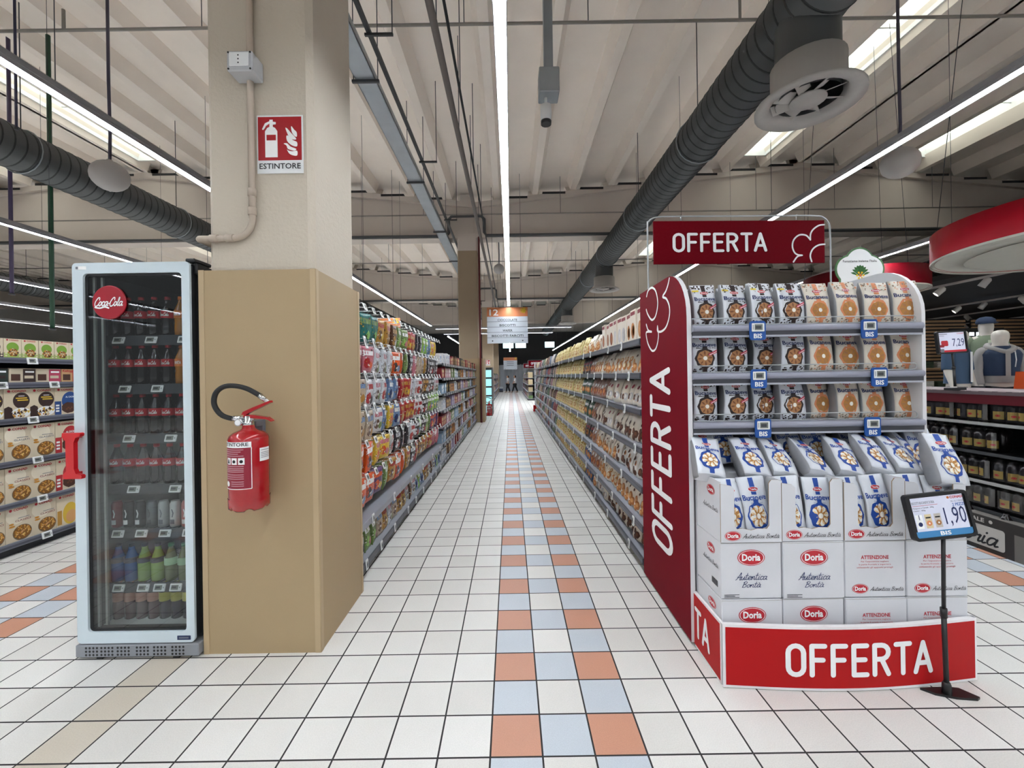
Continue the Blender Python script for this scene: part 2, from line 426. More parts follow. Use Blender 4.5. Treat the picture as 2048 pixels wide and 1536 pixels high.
for i, (xa, xb, a, c, z, sl) in enumerate(SKY):
    xa, xb = min(xa, xb), max(xa, xb); mb = MB()
    for (p, q, r_, s_) in ((xa,a,xb,a+.05),(xa,c-.05,xb,c),(xa,a,xa+.05,c),(xb-.05,a,xb,c)): mb.box(p, q, z-.1, r_, s_, z+.3, WHITE)
    n = int((c-a)/2.2)
    for k in range(1, n): mb.box(xa, a+(c-a)*k/n-.02, z+.14, xb, a+(c-a)*k/n+.02, z+.22, WHITE)
    o = struct(mb.build('window_%d' % (i+1)))
    m2 = MB(); m2.box(xa+.05, a+.05, z+.22, xb-.05, c-.05, z+.24, PANE); m2.build('pane', o)
for i, yb in enumerate(BEAMS):
    mb = MB(); n = 0
    for half in range(-3, 3):
        xv = VAL + HALF*(half if half % 2 == 0 else half+1); sg = 1 if half % 2 == 0 else -1
        a, c = xv, xv+sg*HALF
        za, zc = ZS-.32, ZS+SL*HALF-.32
        for (y0, y1, z0, t0, t1) in ((yb-.1, yb+.1, 5.95, za, zc), (yb-.22, yb+.22, za-.16, za, zc)):
            b0, b1 = (z0, z0) if z0 == 5.95 else (za-.16, zc-.16)
            v = [(a,y0,b0),(c,y0,b1),(c,y0,t1),(a,y0,t0),(a,y1,b0),(c,y1,b1),(c,y1,t1),(a,y1,t0)]
            mb.add(v, [(0,1,2,3),(4,5,6,7),(0,1,5,4),(2,3,7,6)], CONC2)
    mb.box(X0, yb-.24, 5.8, X1, yb+.24, 5.97, CONC2)
    for half in range(-3, 3):
        xv = VAL + HALF*(half if half % 2 == 0 else half+1); sg = 1 if half % 2 == 0 else -1
        for k in range(8):
            d = 1.35+1.2*k; zz = ZS+SL*d; mb.box(xv+sg*d-.36, yb-.226, zz-.36, xv+sg*d+.36, yb+.226, zz-.29, WALL_GAP_DARK)  # dark boxes stand for the shade in the gaps under the slabs
    struct(mb.build('trim_%d' % (i+1)))
WALL = M('pale_wall_paint', 'B9B6B2', .8, var=.04, scale=1.0)
mb = MB(); mb.box(X0-.2, YB, 0, X0, YE, 8.6, WALL); struct(mb.build('wall_west'))
mb = MB(); mb.box(X1, YB, 0, X1+.2, YE, 8.6, WALL); struct(mb.build('wall_east'))
mb = MB(); mb.box(X0, YE, 0, X1, YE+.2, 8.6, WALL)
mb.box(X0, YE-.3, 2.45, X1, YE, 5.6, WALL_GAP_DARK); struct(mb.build('wall_north'))
DAY = M('daylit_glass', 'BFE6F5', .3, var=.2, scale=3, emit=2.0)
for i, (a, c) in enumerate(((-.75, .35), (.45, 1.55), (3.3, 4.3), (-3.6, -2.9), (10, 13), (-16, -12))):
    mb = MB()
    for (p, q, r_, s_) in ((a,4.05,c,4.1),(a,4.65,c,4.7),(a,4.1,a+.05,4.65),(c-.05,4.1,c,4.65)): mb.box(p, YE-.36, q, r_, YE-.3, s_, DKGREY)
    o = struct(mb.build('window_%d' % (i+20))); m2 = MB(); m2.box(a+.05, YE-.34, 4.1, c-.05, YE-.32, 4.65, DAY); m2.build('pane', o)
# columns
COLP = M('column_beige_paint', 'C4BAAA', .8, var=.04, scale=2.0, bump=.35, bscale=55)
COLT = M('column_tan_paint', 'A08E76', .8, var=.04, scale=2.0, bump=.2, bscale=55)
def column(x0, x1, y0, y1, low, zsplit=5.4):
    ch = .03; P = [(x0+ch,y0),(x1-ch,y0),(x1,y0+ch),(x1,y1-ch),(x1-ch,y1),(x0+ch,y1),(x0,y1-ch),(x0,y0+ch)]
    mb = MB(); mb.extrude(P, 0, zsplit, None, low); mb.extrude(P, zsplit, 5.8, None, CONC2)
    mb.extrude([(x0+.1,y0+.1),(x1-.1,y0+.1),(x1-.1,y1-.1),(x0+.1,y1-.1)], 5.8, 7.2, None, CONC2)
    return struct(mb.build('column'))
column(-1.615, -1.045, 2.255, 2.835, COLP, 5.5)
column(-1.62, -1.0, 13.25, 13.85, COLT); column(-1.62, -1.0, 24.2, 24.8, COLT); column(-1.62, -1.0, 35.2, 35.8, COLT)
for xx in (-21.9, 19.7):
    for yy in (13.2, 24.2): column(xx-.3, xx+.3, yy, yy+.6, COLP)
# black shop ceiling over the clothes
BLK = M('matt_black_soffit', '141113', .8, var=.2, scale=1)
mb = MB(); mb.box(8.5, 5.2, 3.2, 24, 21, 3.3, BLK); mb.box(8.5, 20.9, 0, 24, 21, 3.2, BLK); mb.box(16.8, 5.2, 0, 16.9, 21, 3.2, BLK)
struct(mb.build('ceiling_soffit'))

# ================================================================ LAMPS AND ROOF SERVICES
LAMPM = M('lamp_diffuser', 'F0F7FF', .5, var=.0, emit=LAMP)
CUTOFF = M('added_cutoff_lip', '9C9C9E', .5); HOUS = M('lamp_housing', '97979B', .5, .2)
LZ = CH + 2.03
def lamp(x, y0, y1, label, z=LZ, along='Y', dx=0.0):
    t = thing('strip_lamp', label, 'lamp', (x, y0, z) if along == 'Y' else (x, y0, z), 0 if along == 'Y' else -R(90), 'linear strip lamps')
    ln = y1-y0; mb = MB(); mb.box(-.04, 0, .012, .04, ln, .062, HOUS, .006)
    for s in (-1, 1):  # side lips added to cut the lamp's sideways light
        mb.box(min(.0365*s,.04*s), 0, -.012, max(.0365*s,.04*s), ln, .012, HOUS); mb.box(min(.0345*s,.0365*s), 0, -.012, max(.0345*s,.0365*s), ln, .012, CUTOFF)
    mb.build('housing', t)
    mb = MB(); n = max(1, int(ln/6))
    for k in range(n): mb.box(-.034, .004+ln*k/n, 0, .034, ln*(k+1)/n-.004, .012, LAMPM)
    mb.build('diffuser', t)
    k = 3 if along == 'X' else max(2, int(ln/3))
    for i in range(k):
        yy = ln*(i+.5)/k; wx = x if along == 'Y' else x+yy
        m2 = MB(); m2.tube([(dx,yy,.02),(dx,yy,hang_z(wx+dx, y0+yy if along == 'Y' else y0)-z-.004)], .004, DKGREY, 4); m2.build('suspension_wire', t)
lamp(-.03, 2.27, 12.3, 'long white strip lamp over the central aisle, ending above the aisle sign')
lamp(-.03, -11, 2.22, 'strip lamp over the central aisle directly above the viewer')
lamp(-.03, 12.95, 36, 'far strip lamp over the central aisle, beyond the aisle sign')
lamp(3.5, -11, 35, 'bright strip lamp passing behind the hanging red offer board', dx=.17)
lamp(6.68, -11, 30, 'strip lamp between the two round red hanging signs')
lamp(-3.16, -11, 16.9, 'bright strip lamp running behind the beige column from the upper corner')
lamp(-3.16, 21.4, 36, 'short far strip lamp beyond the sweets shelves and second column')
for x, s in ((-6.42, 'second'), (-9.93, 'third'), (-13.0, 'fourth'), (-16.4, 'fifth')):
    lamp(x, -11, 32, s + ' strip lamp outwards from the beige column, above the cereal shelves')
lamp(10.0, -11, 4.6, 'added unseen strip lamp beyond the round red signs, before the dark shop ceiling')  # unseen lamps, added so the floor bounces more light onto the ceiling
lamp(13.3, -11, 4.6, 'added unseen outer strip lamp beyond the round red signs, before the dark shop ceiling')
lamp(10.2, 22, 36, 'strip lamp far beyond the dark clothes shop ceiling')
lamp(-3.4, 19.2, 25.4, 'nearer crosswise strip lamp beyond the aisle sign', 3.62, 'X')
lamp(-3.4, 21.6, 27.2, 'farther crosswise strip lamp beyond the aisle sign', 3.62, 'X')

SEAM = M('duct_seam_dark', '2F3132', .5, .3); DUCT = M('spiral_duct_steel', '595C5D', .4, .55, var=.12, scale=1.5); DWHITE = M('air_diffuser_white', 'B5B2AE', .5)
def duct(x, y0, y1, label, drops, z=5.35, r=.35):
    t = thing('ventilation_duct', label, 'duct', (x, y0, z))
    mb = MB(); pr = []; y = 0
    while y < y1-y0:
        pr.append(y); y += .17
    RX = Matrix.Rotation(-R(90), 4, 'X'); mb.lathe([(r, 0), (r, y1-y0)], DUCT, 40, T=RX)
    for y in pr: mb.lathe([(r, y), (r+.007, y+.008), (r+.007, y+.022), (r, y+.03)], SEAM, 32, T=RX, smooth=False, caps=False)
    mb.build('duct_body', t)
    k = int((y1-y0)/3.3)
    for i in range(k):
        yy = 1.2+3.3*i; m2 = MB()
        m2.tube([(0, yy+.02*math.sin(a), 0) if False else (math.cos(a)*(r+.02), yy, math.sin(a)*(r+.02)) for a in [2*math.pi*j/20 for j in range(20)]], .012, GALV, 4, True)
        m2.tube([(0, yy, r+.01), (0, yy, hang_z(x, y0+yy)-z)], .008, DKGREY, 5); m2.build('hanger', t)
    for yy in drops:
        yl = yy-y0; m2 = MB(); m2.lathe([(.3,-1.0),(.3,-.15),(.34,.0)], DUCT, 24, (0,yl,0), caps=False); d = m2.build('drop_duct', t)
        m3 = MB(); m3.lathe([(.30,-.62),(.345,-.62),(.345,-.92),(.37,-.95),(.5,-1.02),(.5,-1.06),(.36,-1.02),(.33,-.9),(.31,-.75)], DWHITE, 28, (0,yl,0), caps=False)
        m3.lathe([(.0,-1.02),(.17,-1.02),(.17,-1.0),(.0,-.98)], DWHITE, 20, (0,yl,0), caps=False)
        for q in range(8):
            T = Matrix.Translation((0,yl,-.98)) @ Matrix.Rotation(q*math.pi/4, 4, 'Z') @ Matrix.Rotation(R(28), 4, 'X')
            m3.box(.15, -.06, -.004, .34, .06, .004, DWHITE, 0, T)
        m3.build('air_diffuser', d)
duct(3.22, -4, 38, 'big dark spiral duct with round diffusers over the biscuit shelves', (4.5, 14.3, 23.6))
duct(-8.2, -4, 38, 'dark spiral duct passing behind the column above the cereal shelves', (14.5, 24))
duct(16.5, 2, 34, 'spiral duct far beyond the dark clothes shop ceiling', (12, 22))
duct(-19.5, -4, 34, 'pale spiral duct far beyond the cereal shelves', (10, 20))

def pipe(name, label, cat, paths, r, mat, hang=None, n=6):
    t = thing(name, label, cat, paths[0][0]); o = Vector(paths[0][0])
    for i, p in enumerate(paths):
        mb = MB(); mb.tube([Vector(q)-o for q in p], r, mat, n); mb.build('pipe' if i == 0 else 'branch', t)
    for h in hang or ():
        mb = MB(); h = Vector(h); mb.tube([h-o, Vector((h.x, h.y, hang_z(h.x, h.y)))-o], .007, DKGREY, 4); mb.build('hanger_rod', t)
    return t
PIPEM = M('grey_pipe', '8C8780', .5); REDP = M('grey_brown_pipe', '6F6863', .5); BLKP = M('black_track', '222426', .5)
pipe('sprinkler_pipe', 'thin pale pipe crossing under the roof nearest the viewer', 'pipe', [[(-22,6.1,6.55),(22,6.1,6.55)]]+[[(x,6.1,6.55),(x,6.1,6.85)] for x in (-6.4,3.4,8.2)], .022, PIPEM, [(x,6.1,6.56) for x in (-9,-4.4,-.6,1.2,4.1)])
pipe('sprinkler_pipe', 'thin pale pipe crossing just in front of the first roof beam', 'pipe', [[(-22,12.9,6.4),(25,12.9,6.4)]], .02, PIPEM, [(x,12.9,6.4) for x in (-9,-5,-2.6,1.6,4.9,7.6,10,13)])
pipe('sprinkler_pipe', 'thin pipe crossing beyond the first roof beam', 'pipe', [[(-22,17.5,6.2),(25,17.5,6.2)]], .02, PIPEM, [(x,17.5,6.2) for x in (-9,-5,2.6,6)])
pipe('water_pipe', 'grey pipe running under the roof beside the central lamp', 'pipe', [[(-.82,-4,5.5),(-.82,40,5.5)]], .045, REDP, [(-.82,y,5.5) for y in (3,5,7.2,9.4,11.6)], 8)
pipe('riser_pipe', 'dark red riser pipe beside the second column', 'pipe', [[(-.93,13.1,0),(-.93,13.1,5.78)]], .03, M('riser_red','6E2A2C',.5), None, 8)
pipe('cable_conduit', 'thin dark cable beside the grey roof pipe', 'conduit', [[(-.68,-4,5.62),(-.68,38,5.62)]], .018, BLKP, [(-.68,y,5.62) for y in (4,6.2,8.4,10.6)])
# cable tray and black track, with trapeze brackets
t = thing('cable_tray', 'galvanised cable tray hanging beside the beige column', 'cable tray', (-1.97,-4,5.62))
mb = MB(); mb.box(-.14,0,0,.14,42,.008,GALV); mb.box(-.14,0,0,-.132,42,.1,GALV); mb.box(.132,0,0,.14,42,.1,GALV); mb.build('tray', t)
for i in range(11):
    y = 3.7+3.1*i; mb = MB(); mb.box(-.19,y-.02,-.035,.19,y+.02,0,DKGREY)
    for s in (-.17,.17): mb.tube([(s,y,-.03),(s,y,hang_z(-1.97+s, y-4)-5.62)],.007,DKGREY,4)
    mb.build('bracket', t)
t = thing('busbar_track', 'thin black power track with hanger brackets beside the cable tray', 'power track', (-1.69,-4,5.72))
mb = MB(); mb.box(-.025,0,-.02,.025,42,.03,BLKP); mb.build('track', t)
for i in range(11):
    y = 3+3.1*i; mb = MB(); mb.box(-.05,y-.015,-.05,.3,y+.015,-.02,BLKP); mb.tube([(.29,y,-.03),(.29,y,hang_z(-1.40, y-4)-5.72)],.007,DKGREY,4); mb.build('bracket', t)
# grey conduits along the roof beams, looping round the column heads
for yb, s in ((13.5, 'first'), (24.5, 'second')):
    z = 5.86; y = yb-.27; P = [(-28,y,z),(-1.95,y,z),(-1.88,y,z+.1),(-1.88,y,z+.52),(-1.78,y,z+.62),(-.86,y,z+.62),(-.76,y,z+.52),(-.76,y,z+.1),(-.69,y,z),(28,y,z)]
    pipe('beam_conduit', 'dark grey conduit along the %s roof beam, looping over the column head' % s, 'conduit', [P], .05, M('conduit_grey','4B4D4E',.5), None, 8)
# hanging cables, poles, speaker globes
GLOBE = M('speaker_globe_shell', 'B3AFAC', .6)
for (p, r_, lab) in ((at(220,352,5.3), .2, 'pale hanging speaker globe beside the dark duct behind the column'), (at(1800,326,5.3), .2, 'pale hanging speaker globe under the strip lamp by the red round sign'), (at(998,538,15.3), .2, 'small pale hanging speaker globe beside the aisle sign lamp')):
    t = thing('hanging_speaker', lab, 'speaker', p)
    mb = MB(); mb.lathe([(.001,-.2)]+[(r_*math.cos(R(a)), r_*.92*math.sin(R(a))) for a in range(-80,81,16)]+[(.03,.2)], GLOBE, 20); mb.build('shell', t)
    mb = MB(); mb.tube([(0,0,.18),(.01,0,.5),(0,0,1.2),(0,0,hang_z(p.x,p.y)-p.z)], .018, M('violet_cable','4A4656',.5), 6); mb.build('cable', t)
for px, py0, py1, Y, r_, c, lab in ((105,485,660,8.0,.035,'1F4A34','green pole hanging down behind the cereal shelves'),(33,0,260,4.6,.012,'35334A','thin violet cable hanging before the dark duct'),(24,510,590,8,.03,'45395A','short violet pole above the cereal shelves')):
    a, b_ = at(px,py0,Y), at(px,py1,Y)
    t = thing('hanging_pole', lab, 'pole', (b_.x, Y, b_.z)); mb = MB(); mb.tube([(0,0,0),(0,0,hang_z(b_.x,Y)-b_.z)], r_, M('pole_'+c, c, .5), 8); mb.build('pole', t)
    mb = MB(); mb.lathe([(r_*1.5,0),(r_*1.5,.03)], DKGREY, 10); mb.build('end_cap', t)
# security camera on its post
c = at(1097,170,4.26)
t = thing('security_camera', 'white bullet security camera under a metal box on a square ceiling post', 'camera', c)
mb = MB(); mb.box(-.045,-.045,.1,.045,.045,hang_z(c.x)-c.z-.012,GALV,.004); mb.build('post', t)
mb = MB(); mb.box(-.1,-.1,-.13,.1,.1,.12,GALV,.008); mb.build('junction_box', t)
mb = MB(); mb.lathe([(.02,-.2),(.055,-.21),(.058,-.30),(.05,-.37)], WHITE, 18, (-.03,0,0)); mb.build('camera_housing', t)
mb = MB(); mb.lathe([(.052,-.40),(.053,-.365)], BLACK, 18, (-.03,0,0)); mb.build('lens_ring', t)
mb = MB(); mb.tube([(-.03,0,-.12),(-.03,0,-.22)], .015, WHITE, 8); mb.build('bracket', t)
# ================================================================ COLUMN CLADDING, SIGN, CONDUIT, EXTINGUISHER
TAN = M('tan_cladding', 'A8926F', .55, var=.03, scale=3, bump=.12, bscale=260); TANE = M('tan_edge_strip', 'B6A07E', .5, var=.03)
def cladding(x0, x1, y0, y1, h, label):
    t = thing('column_cladding', label, 'column cladding', (x0, y0, 0)); w_, d_ = x1-x0, y1-y0; mb = MB()
    mb.box(0,0,0,w_,.014,h,TAN); mb.box(w_-.014,.014,0,w_,d_,h,TAN); mb.box(0,.014,0,.014,d_,h,TAN); mb.box(.014,d_-.014,0,w_-.014,d_,h,TAN)
    mb.build('panel', t)
    for (a, b) in ((0,0),(w_-.03,0),(w_-.001,.0),(w_-.001,d_-.03)):
        m2 = MB()
        if a < w_-.01: m2.box(a,-.003,0,a+.03,0,h+.002,TANE,.001)
        else: m2.box(w_,b,0,w_+.003,b+.03,h+.002,TANE,.001)
        m2.build('corner_strip', t)
    return t
cladding(-1.645, -1.025, 2.228, 2.862, 2.03, 'tan board cladding round the foot of the near column')
cladding(-1.66, -.83, 13.2, 13.95, 2.0, 'tan board cladding round the foot of the second column, beyond the sweets')

SR = M('safety_sign_red', 'A3121F', .35, var=.02)
def fire_sign(loc, rz, label, k=1.0):
    mb = MB(); w_, h = .248*k, .312*k; mb.box(0,-.004,0,w_,0,h,WHITE,.003); f = front(0,0,-.0042)
    mb.decal(rect2(.008*k,.07*k,w_-.008*k,h-.01*k), f, SR, 1)
    S = lambda pts: [(x*k, y*k) for x, y in pts]
    mb.decal(poly2(S([(.046,.086),(.112,.086),(.112,.225),(.100,.243),(.088,.249),(.088,.26),(.104,.262),(.104,.274),(.088,.276),(.088,.287),(.070,.287),(.070,.249),(.058,.243),(.046,.225)])), f, PAPER, 2)
    mb.decal(poly2(S([(.070,.279),(.046,.268),(.030,.236),(.036,.232),(.044,.240),(.052,.254),(.070,.266)])), f, PAPER, 2)
    mb.decal(rect2(.054*k,.176*k,.104*k,.206*k), f, SR, 3)
    for fl in (((543,884),(552,891),(575,896),(604,893),(604,921),(578,920),(556,908)),((524,850),(544,848),(566,868),(599,882),(590,892),(572,890),(548,880),(541,862)),((542,803),(560,808),(580,830),(604,842),(604,867),(580,864),(556,848),(543,828)),((536,757),(548,762),(568,786),(600,822),(584,827),(560,814),(546,788)),((571,747),(588,768),(603,784),(603,811),(586,802),(573,778))):
        mb.decal(poly2([((p.x-362)*.000892*k, (1025-p.y)*.000904*k) for p in catmull(list(fl), 3, True)]), f, PAPER, 2)
    mb.decal(fit(text2('ESTINTORE',.012),.014*k,.024*k,w_-.014*k,.054*k), f, INK, 2)
    return tag(mb.build('safety_sign', None, loc, rz), label, 'sign')
fire_sign((-1.338, 2.253, 2.548), 0, 'red and white ESTINTORE sign with extinguisher and flames on the near column')
fire_sign((-1.42, 24.2, 2.05), 0, 'small distant red extinguisher sign on the third column')
# paint-coloured conduit with socket box
t = thing('wall_conduit', 'beige cable conduit running down the near column and bending round its corner', 'conduit', (-1.36, 2.233, 2.2)); mb = MB()
x, z0 = .003, 0.0
mb.tube([(x,0,3.4),(x,0,.1)]+[(x-.1+.1*math.cos(R(a)),0,.1+.1*math.sin(R(a))) for a in range(0,-91,-15)]+[(-.27,0,0)]+[(-.27-.02*math.sin(R(a)),.02-.02*math.cos(R(a)),0) for a in range(30,91,30)]+[(-.29,.2,0)], .0165, M('conduit_paint','B9AB9B',.6), 10); mb.build('conduit_run', t)
for p, ax in (((x,0,.24),'z'),((x,0,.14),'z'),((x-.12,0,0),'x'),((-.2,0,0),'x')):
    m2 = MB(); T = Matrix.Translation(p) @ (Matrix.Rotation(R(90),4,'Y') if ax == 'x' else Matrix())
    m2.lathe([(.021,-.02),(.021,.02)], M('conduit_paint','B9AB9B',.6), 12, T=T); m2.build('clip' , t)
t = thing('socket_box', 'grey plastic socket box on the column conduit, above the safety sign', 'socket', (-1.362, 2.25, 3.08)); mb = MB()
GBOX = M('socket_grey', 'B9BBBE', .45); mb.box(-.066,-.1,-.052,.066,0,.052,GBOX,.006); mb.build('box', t)
m2 = MB(); m2.box(-.05,-.106,-.03,.05,-.1,.04,WHITE,.002); f = front(0,0,-.1062)
for q in (-.015,.004,.023): m2.decal(disc2(-.002,q,.004,n=8), f, INK, 1)
m2.build('socket_plate', t)
for a in (-.056,.056):
    for b in (-.042,.042):
        m3 = MB(); m3.lathe([(.005,0),(.005,.002)], BLACK, 8, T=Matrix.Translation((a,-.1,b)) @ Matrix.Rotation(R(90),4,'X')); m3.build('screw', t)

ERED = M('extinguisher_red', 'A80D18', .22, var=.02, coat=.6); ELAB = M('extinguisher_label', '8E1A30', .45); RUB = M('rubber_hose_black', '17191A', .55)
def extinguisher(loc, rz, label):
    t = thing('fire_extinguisher', label, 'fire extinguisher', loc, rz)
    r, h = .09, .385; mb = MB()
    mb.lathe([(.03,.022),(.07,.015),(r-.004,.03),(r,.05),(r,h-.035),(r-.006,h-.02),(r-.022,h-.006),(r-.05,h+.006),(.03,h+.012),(.026,h+.03)], ERED, 36); mb.build('cylinder', t)
    m2 = MB(); V = []; n = 48
    pr = [(.055,.012,0),(r-.012,.0,1),(r+.001,.012,1),(r+.002,.05,0),(r+.002,.06,0)]
    for q, (rr, zz, wv) in enumerate(pr):
        for j in range(n):
            a = 2*math.pi*j/n; V.append((rr*math.cos(a), rr*math.sin(a), zz+wv*.012*max(0, math.cos(6*a))))
    m2.add(V, [(q*n+j, q*n+(j+1) % n, (q+1)*n+(j+1) % n, (q+1)*n+j) for q in range(len(pr)-1) for j in range(n)], ERED, True); m2.build('base_cup', t)
    cyl = lambda c0, z0, rr=r: (lambda x, y, l: Vector(((rr+.0008*l)*math.sin(R(c0)+x/rr), -(rr+.0008*l)*math.cos(R(c0)+x/rr), z0+y)))
    m3 = MB(); f = cyl(-14, .115); W_ = .165
    m3.decal(rect2(-W_/2,0,W_/2,.2,14,2), f, ELAB, 1); m3.decal(rect2(-W_/2,.2,W_/2,.226,14,1), f, PAPER, 1)
    m3.decal(fit(text2('ESTINTORE',.015),-.07,.206,.07,.223), f, INK, 2)
    for a, b in ((0,.0),(0,.2)): m3.decal(stroke2([(-W_/2,b),(W_/2,b)] if False else [(-W_/2+W_*i/14,b) for i in range(15)],.003,False), f, PAPER, 2)
    m3.decal(stroke2([(W_/2,0),(W_/2,.2)],.003,False), f, PAPER, 2)
    for k, zz in enumerate((.19,.18,.17,.16)): m3.decal(rect2(-.052,zz-.002,.05-.012*(k % 3),zz+.001,10,1), f, M('pale_pink_print','C9A3A8',.6), 2)
    for k in range(3):
        xx = -.042+.034*k; m3.decal(rect2(xx,.118,xx+.028,.15,3,1), f, PAPER, 2)
        m3.decal(poly2([(xx+.006,.123),(xx+.022,.123),(xx+.018,.14),(xx+.012,.146)]) if k == 0 else disc2(xx+.014,.133,.008,n=10), f, INK, 3)
    for zz in (.11,.1,.092,.084,.07,.06,.05,.036,.026,.016): m3.decal(rect2(-.052 if zz > .04 else -.012,zz-.002,.05,zz+.001,10,1), f, M('pale_pink_print','C9A3A8',.6), 2)
    m3.decal(disc2(-.038,.024,.014,.013,16), f, PAPER, 2); m3.build('instruction_label', t)
    m4 = MB(); f = cyl(82, .27); m4.decal(rect2(-.032,-.03,.032,.035,6,1), f, PAPER, 1)
    for zz in (.024,.012,.004,-.004,-.012): m4.decal(rect2(-.026,zz-.0015,.026,zz+.001,4,1), f, GREYTXT, 2)
    m4.build('inspection_label', t)
    m5 = MB(); m5.lathe([(.026,h+.02),(.026,h+.045),(.02,h+.05),(.02,h+.075)], CHROME, 16); m5.box(-.045,-.012,h+.052,.03,.012,h+.072,CHROME,.004); v = m5.build('valve', t)
    m6 = MB(); m6.lathe([(.018,0),(.018,.02)], CHROME, 16, T=Matrix.Translation((-.03,-.016,h+.045)) @ Matrix.Rotation(R(90),4,'X'))
    m6.lathe([(.013,.0),(.013,.003)], PAPER, 14, T=Matrix.Translation((-.03,-.036,h+.045)) @ Matrix.Rotation(R(90),4,'X')); m6.build('gauge', v)
    RT = Matrix.Rotation(R(90),4,'X')
    def lever(nm, pts):
        mm = MB(); mm.extrude(pts, -.013, .013, RT, ERED); mm.build(nm, t)
    lever('carry_handle', [(-.02,h+.07),(.02,h+.064),(.095,h+.058),(.12,h+.045),(.124,h+.051),(.1,h+.068),(.03,h+.08),(-.015,h+.082)])
    lever('squeeze_lever', [(-.028,h+.08),(-.005,h+.082),(.02,h+.095),(.118,h+.14),(.114,h+.15),(.03,h+.118),(-.02,h+.096)])
    P = catmull([(-.045,0,h+.062),(-.09,0,h+.064),(-.135,-.005,h+.085),(-.163,-.01,h+.135),(-.155,-.01,h+.19),(-.115,-.01,h+.222),(-.06,-.008,h+.226),(.0,-.004,h+.21),(.06,0,h+.175)], 6)
    m7 = MB(); m7.tube(P, .0125, RUB, 12); ho = m7.build('hose', t)
    m8 = MB(); m8.tube([(-.04,0,h+.062),(-.075,0,h+.0635)], .0145, CHROME, 12); m8.tube([(.058,0,h+.176),(.088,0,h+.152)], [.0145,.011], CHROME, 12); m8.tube([(.088,0,h+.152),(.106,0,h+.138)], [.009,.007], WHITE, 10); m8.build('hose_nozzle', ho)
    m9 = MB(); m9.box(-.03,.03,h+.015,.02,.10,h+.045,GREYTXT,.003); m9.box(-.06,.09,h-.03,.02,.116,h+.045,GREYTXT,.003); m9.build('wall_bracket', t)
    return t
extinguisher((-1.318, 2.110, .808), 0, 'red fire extinguisher with looped black hose hung on the tan column cladding')
extinguisher((-.73, 14.05, .12), 0, 'small distant red fire extinguisher beside the second column cladding')

# ================================================================ DRINKS FRIDGE
FB = M('fridge_charcoal', '2B2C2E', .5); FW = M('fridge_pale_frame', 'C9D6DC', .35, var=.03, bump=.05, bscale=300); FI = M('fridge_inner_liner', '6B6F72', .5)
FGR = M('fridge_grille_grey', '8B8E93', .5); HRED = M('handle_red', 'C8101C', .3, coat=.3); BADGE = M('round_badge_red', '9E0F24', .35); EDGE = M('aluminium_edge', '9FA39F', .35, .6)
FX0, FX1, FY, FZ0, FZ1 = -2.285, -1.672, 2.2, .082, 2.072
t = thing('drinks_fridge', 'tall glass-door drinks fridge with pale frame and red handle beside the column', 'fridge', (FX0, FY, 0)); W_ = FX1-FX0
mb = MB(); D = .68
mb.box(0,.055,FZ0,.025,D,FZ1,FB); mb.box(W_-.025,.055,FZ0,W_,D,FZ1,FB,); mb.box(.025,D-.03,FZ0,W_-.025,D,FZ1,FB); mb.box(.025,.055,FZ1-.04,W_-.025,D-.03,FZ1,FB); mb.box(.025,.055,FZ0,W_-.025,D-.03,FZ0+.03,FB)
for a, b in ((.025,.032),(W_-.032,W_-.025)): mb.box(a,.075,FZ0+.03,b,D-.03,FZ1-.04,FI)
mb.box(.032,D-.04,FZ0+.03,W_-.032,D-.03,FZ1-.04,FI); mb.box(.032,.075,FZ0+.03,W_-.032,D-.04,FZ0+.036,M('fridge_floor_white','C9CDCB',.5))
mb.build('cabinet', t)
mb = MB(); mb.box(W_-.03,.01,FZ1+.0,W_+.02,.14,FZ1+.02,BLACK,.005); mb.box(W_-.0,.03,FZ1-.06,W_+.02,.12,FZ1+.0,BLACK,.004); mb.build('hinge', t)
def rrect(x0,y0,x1,y1,r,n=5): return [(x1-r+r*math.cos(R(a)), y1-r+r*math.sin(R(a))) for a in [90*i/n for i in range(n+1)]]+[(x0+r+r*math.cos(R(a)), y1-r+r*math.sin(R(a))) for a in [90+90*i/n for i in range(n+1)]]+[(x0+r+r*math.cos(R(a)), y0+r+r*math.sin(R(a))) for a in [180+90*i/n for i in range(n+1)]]+[(x1-r+r*math.cos(R(a)), y0+r+r*math.sin(R(a))) for a in [270+90*i/n for i in range(n+1)]]
def ring(mb, out, inn, d0, d1, T, mat):
    n = len(out); V = [(x,y,d0) for x,y in out]+[(x,y,d0) for x,y in inn]+[(x,y,d1) for x,y in out]+[(x,y,d1) for x,y in inn]; Fc = []
    for i in range(n):
        j = (i+1) % n; Fc += [(i,j,n+j,n+i),(2*n+i,3*n+i,3*n+j,2*n+j),(i,2*n+i,2*n+j,j),(n+i,n+j,3*n+j,3*n+i)]
    mb.add(V, Fc, mat, False, T)
UP = Matrix(((1,0,0,0),(0,0,-1,0),(0,1,0,0),(0,0,0,1)))         # local xy -> world xz, +z -> -Y
GX0, GX1, GZ0, GZ1 = .056, W_-.042, FZ0+.058, FZ1-.055
mb = MB(); ring(mb, rrect(0,FZ0,W_,FZ1,.022), rrect(GX0,GZ0,GX1,GZ1,.022), -.014, 0, UP, FW); ring(mb, rrect(.004,FZ0+.004,W_-.004,FZ1-.004,.02), rrect(GX0,GZ0,GX1,GZ1,.022), -.052, -.014, UP, FB); dr = mb.build('door', t)
mb = MB(); ring(mb, rrect(GX0-.004,GZ0-.004,GX1+.004,GZ1+.004,.024), rrect(GX0+.014,GZ0+.012,GX1-.004,GZ1-.012,.014), -.048, -.012, UP, BLACK)
